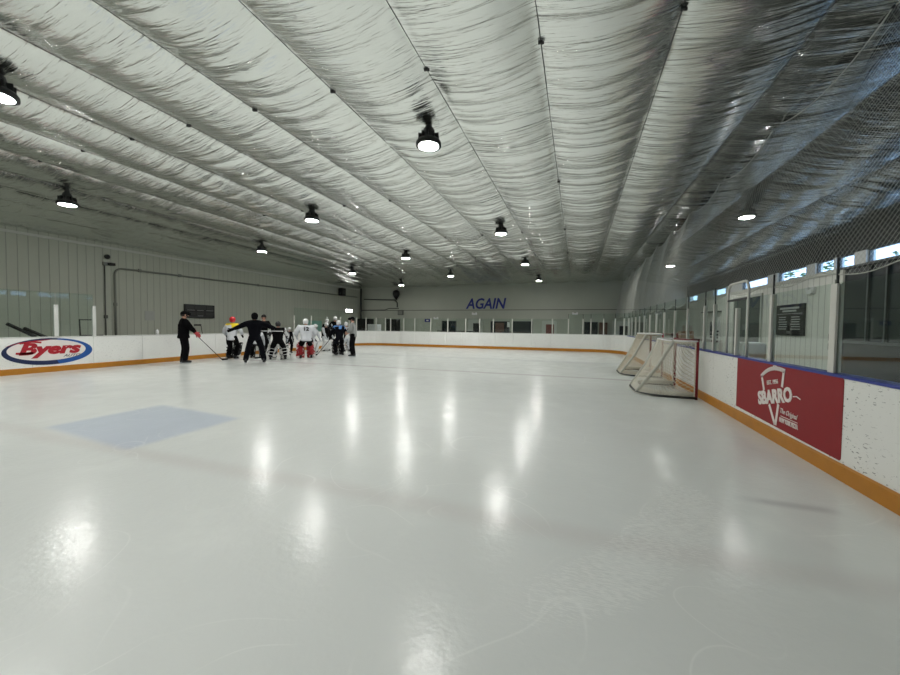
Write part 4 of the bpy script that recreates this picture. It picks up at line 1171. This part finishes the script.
            for kz in (.10, .24, .38):
                c = A+ax_*kz; st2 = MB(); st2.tube([(c+rt*(.13*math.cos(b_))+fw*(.105*math.sin(b_)-.0))*s for b_ in [2*PI*i/14 for i in range(14)]], .013*s, 5, closed=True); st2.build('strap', trim_, po)
    # ---------- gloves
    if gloves:
        for q in (1, -1):
            dv = (H[q]-Eb[q]).normalized()
            B = [H[q]+dv*.045, H[q]-dv*.06, H[q]-dv*.10]; Rr = [.052, .055, .062]; E = [(0, 1), (1, 2)]
            finger_chain(B, E, Rr, 0, B[0], dv, V3((0, 0, -1)) if abs(dv.z) < .7 else V3((0, 1, 0)), None, 1.1, .014)
            skin_mesh('glove', [p_*s for p_ in B], E, [w_*s for w_ in Rr], gloves, t)
    # ---------- skates or shoes
    for q in (1, -1):
        A = ankles[q]; yaw_ = -q*.18; R = Matrix.Rotation(yaw_, 3, 'Z')
        bz = .03 if shoe == 'skate' else 0
        def P_(a_, b_, c_): return (R @ V3((a_, b_, 0))+V3((A.x, A.y, bz+c_)))*s
        rings = []
        for yy_, w_, hh in ((-.085, .036, .13), (-.04, .042, .15), (.02, .043, .12), (.08, .046, .085), (.14, .046, .065), (.185, .03, .05)):
            rings.append([P_(w_*c_, yy_, d_*hh+.002) for c_, d_ in ((-.8, 0), (.8, 0), (1, .3), (.9, .8), (.5, 1), (-.5, 1), (-.9, .8), (-1, .3))])
        mb = MB(); mb.loft(rings); bo = mb.build('skate' if shoe == 'skate' else 'shoe', BLACK, t, smooth=True)
        if shoe == 'skate':
            mb = MB(); 
            pts = [(-.10, 0), (.15, 0), (.18, .014), (.12, .03), (-.08, .03), (-.11, .01)]
            n_ = len(pts); mb.add([P_(-.003, a_, b_-.03) for a_, b_ in pts]+[P_(.003, a_, b_-.03) for a_, b_ in pts], [tuple(range(n_)), tuple(range(2*n_-1, n_-1, -1))]+[(i, (i+1) % n_, n_+(i+1) % n_, n_+i) for i in range(n_)])
            mb.build('blade', STEEL, bo)
    bpy.context.view_layer.update()
    W_ = Matrix.Translation((x, y, 0)) @ Matrix.Rotation(rz, 4, 'Z')
    return {q: W_ @ ((H[q]+(H[q]-Eb[q]).normalized()*.06)*s) for q in (1, -1)}
def stick(lb, a, b, bladedir, m=None, goalie=False, bm_=None):
    """a: butt end, b: heel on the ice, bladedir: horizontal direction of the blade"""
    a, b = Vector(a), Vector(b); t = thing('hockey_stick', lb, 'hockey stick', b, 0, 'hockey sticks')
    mb = MB(); mb.tube([a-b, (0, 0, .03)], .014, 6); mb.build('shaft', m or BLACK, t)
    d = Vector(bladedir).normalized(); n_ = Vector((-d.y, d.x, 0))*.008
    hh = .11 if goalie else .07
    pts = [Vector((0, 0, .004)), d*.30+Vector((0, 0, .004)), d*.31+Vector((0, 0, hh*.7)), d*.28+Vector((0, 0, hh)), Vector((0, 0, hh))-d*.02]
    k = len(pts); mb = MB(); mb.add([p_-n_ for p_ in pts]+[p_+n_ for p_ in pts], [tuple(range(k)), tuple(range(2*k-1, k-1, -1))]+[(i, (i+1) % k, k+(i+1) % k, k+i) for i in range(k)])
    mb.build('blade', bm_ or m or BLACK, t)
    if goalie:
        mb = MB(); u_ = (a-b).normalized(); w_ = d; c0 = u_*.12; c1 = u_*.72
        q = [c0-w_*.04, c1-w_*.04, c1+w_*.04, c0+w_*.04]
        mb.add([p_-n_ for p_ in q]+[p_+n_ for p_ in q], [(0, 1, 2, 3), (7, 6, 5, 4), (0, 4, 5, 1), (1, 5, 6, 2), (2, 6, 7, 3), (3, 7, 4, 0)]); mb.build('paddle', bm_ or m or WHITEP, t)
    return t
RG = mat('red_glove', (176, 60, 66), .7)
# 1 coach in black at far left, side on, facing right
hp = person('person in black coat and cap standing alone at left, holding out a stick', -14.1, 9.8, 78, 1.96, lean=.03, stance=.14, head='cap', jersey=BLACKC, pants=BLACKC,
            hands={1: (.16, .42, .93), -1: (-.10, .44, .99)}, gloves=RG, hem=1, width=1.12)
stick('long black stick held by the coated person at left', hp[1]+Vector((-.10, -.14, .14)), (-13.72, 11.08, 0), (-.2, 1, 0))
# 2 yellow shouldered player with red helmet
person('player in red helmet and white jersey with yellow shoulders, seen from behind', -13.9, 11.7, 25, 1.84, lean=.12, drop=.06, headm=REDH, jersey=WHITEC, yoke=YELLOWC, pants=BLACKC,
       sock=BLACKC, pads=(PAD_BW, BLACKC), gloves=BLACKC, hands={1: (.30, .22, 1.0), -1: (-.26, .16, .95)}, hem=1, width=1.12)
stick('dark stick upright at the right hand of the yellow shouldered player', (-13.15, 12.3, 1.15), (-13.2, 12.2, 0), (.3, .9, 0))
# 3 coach with both arms stretched
hp = person('person in black with both arms stretched wide, seen from behind, feet apart', -11.76, 10.88, 4, 1.96, lean=.08, stance=.29, drop=.04, head='beanie', jersey=NAVYC, pants=NAVYC,
            hands={1: (.72, .10, 1.20), -1: (-.74, .10, 1.17)}, gloves=BLACKC, hem=1, width=1.15)
g_ = hp[1]; stick('pale stick held level below the right arm of the arms wide person', g_+Vector((.16, .06, -.05)), g_+Vector((-.38, -.62, -.07)), (-.6, -.8, 0), WHITEP)
# 4 dark haired person facing us behind
person('dark haired person in black pullover facing the camera behind the others', -14.55, 14.0, 175, 1.95, lean=.04, head='hair', jersey=BLACKC, pants=BLACKC,
       hands={1: (.20, .26, 1.05), -1: (-.20, .26, 1.05)}, shoe='shoe')
# 5 kneeling goalie behind coach
person('crouching player in white jersey partly hidden behind the arms wide person', -13.3, 12.4, 10, 1.50, lean=.45, drop=.14, stance=.26, headm=WHITEP, jersey=WHITEC, pants=BLACKC,
       sock=BLACKC, pads=(PAD_BW, BLACKC), gloves=WHITEC, hands={1: (.34, .35, .62), -1: (-.34, .35, .62)}, width=1.2)
# 6 black goalie seen from behind
person('goalie in black jersey with white sleeve bands and white pads, seen from behind', -11.88, 12.16, 5, 1.72, lean=.30, drop=.10, stance=.30, headm=mat('black_white_helmet', (60, 62, 64), .35, noise=.9, scale=9), jersey=BLACKC, sleeve=SLV_BW,
       pants=BLACKC, sock=BLACKC, pads=(PAD_WB, WHITEP), gloves=WHITEC, hands={1: (.36, .25, .90), -1: (-.36, .25, .90)}, hem=1, width=1.3, padw=1.45)
stick('red stick lying low between the black goalie and number twelve', (-12.75, 13.75, .62), (-12.25, 13.0, 0), (.6, -.8, 0), REDC)
# 7 small player deeper in the middle
person('small player in dark jersey and white helmet deep in the middle of the group', -14.2, 15.3, 170, 1.36, lean=.15, drop=.04, headm=WHITEP, jersey=BLACKC, sleeve=WHITEC, pants=BLACKC,
       sock=BLACKC, gloves=BLACKC, hands={1: (.22, .3, .85), -1: (-.22, .3, .85)}, hem=1)
# 8 number 12
person('player in white jersey with number on the back and red leg pads', -11.32, 13.19, -6, 1.86, lean=.32, drop=.10, stance=.22, headm=WHITEP, jersey=WHITEC, pants=BLACKC,
       sock=REDC, pads=(PAD_RW, REDC), gloves=WHITEC, hands={1: (.34, .30, .92), -1: (-.34, .30, .92)}, number='12', hem=1, width=1.38, padw=1.1)
# 9 behind 12
person('player in white bending forward just behind the right side of number twelve', -13.2, 15.9, 120, 1.62, lean=.42, drop=.10, stance=.24, headm=WHITEP, jersey=WHITEC, pants=BLACKC,
       sock=WHITEC, pads=(WHITEP, BLACKC), gloves=WHITEC, hands={1: (.34, .30, .70), -1: (-.3, .34, .70)}, width=1.15)
# 10 white goalie
person('goalie with white helmet, black and white jersey and white pads, turned sideways', -13.5, 17.3, 135, 1.66, lean=.22, drop=.06, stance=.20, headm=WHITEP, jersey=BLACKC, sleeve=WHITEC, pants=WHITEC,
       padw=1.3, sock=WHITEC, pads=(WHITEP, WHITEP), gloves=WHITEC, hands={1: (.3, .34, .85), -1: (-.3, .34, .85)}, hem=1, width=1.2)
# 11 head above 10
person('player in dark jersey whose white helmet shows above the sideways goalie', -13.75, 17.76, 175, 1.80, lean=.05, headm=WHITEP, jersey=BLACKC, pants=BLACKC, sock=BLACKC, gloves=BLACKC, hem=1)
# 12 tall white helmet
person('tall player in white helmet standing behind the light blue player', -14.55, 19.62, 185, 1.99, lean=.04, headm=WHITEP, jersey=BLACKC, pants=BLACKC, sock=BLACKC, gloves=WHITEC,
       hands={1: (.20, .26, 1.30), -1: (-.22, .22, 1.1)}, hem=1)
# 13 blue kid
person('player in light blue and navy jersey with white helmet, seen from behind', -11.0, 15.15, -20, 1.78, lean=.20, drop=.07, stance=.17, headm=WHITEP, jersey=NAVYC, yoke=BLUEC, sleeve=NAVYC, pants=NAVYC,
       sock=BLACKC, pads=(PAD_BW, BLACKC), gloves=BLACKC, hands={1: (.38, .28, .95), -1: (-.36, .25, .92)}, hem=1, width=1.18)
stick('black stick of the light blue player reaching left to the ice', (-11.45, 15.20, .92), (-11.95, 14.70, 0), (-.8, -.5, 0))
# 14 white kid
person('player in white jersey and helmet between the blue player and grey hoodie', -12.0, 17.2, -30, 1.68, lean=.15, drop=.05, stance=.18, headm=WHITEP, jersey=JER_WB, pants=WHITEC,
       sock=WHITEC, pads=(PAD_WB, WHITEP), gloves=WHITEC, hands={1: (.3, .3, .9), -1: (-.3, .3, .9)}, number='15', hem=1, width=1.1)
# 15 grey hoodie
person('person in grey hoodie and black trousers at the right end of the group', -10.07, 14.94, -75, 1.88, lean=.04, head='cap', jersey=GREYC, pants=BLACKC, stance=.11,
       hands={1: (.10, .24, 1.06), -1: (-.08, .26, 1.10)}, width=1.05)
# sticks leaning on the left boards
stick('dark stick standing upside down behind the left boards near the red helmet player', (XL-.4, 11.75, 0), (XL-.4, 11.52, 1.40), (0, -1, 0))

# ------------------------------------------------------------------ world and view
wd = bpy.data.worlds.new('sky'); sc.world = wd; wd.use_nodes = True
nt = wd.node_tree; bg = nt.nodes['Background']
bg.inputs[0].default_value = (.36, .53, .86, 1); bg.inputs[1].default_value = 2.7
sc.view_settings.view_transform = 'Standard'; sc.view_settings.look = 'None'
sc.view_settings.gamma = 1; sc.view_settings.use_curve_mapping = False
sc.view_settings.exposure = 1.05
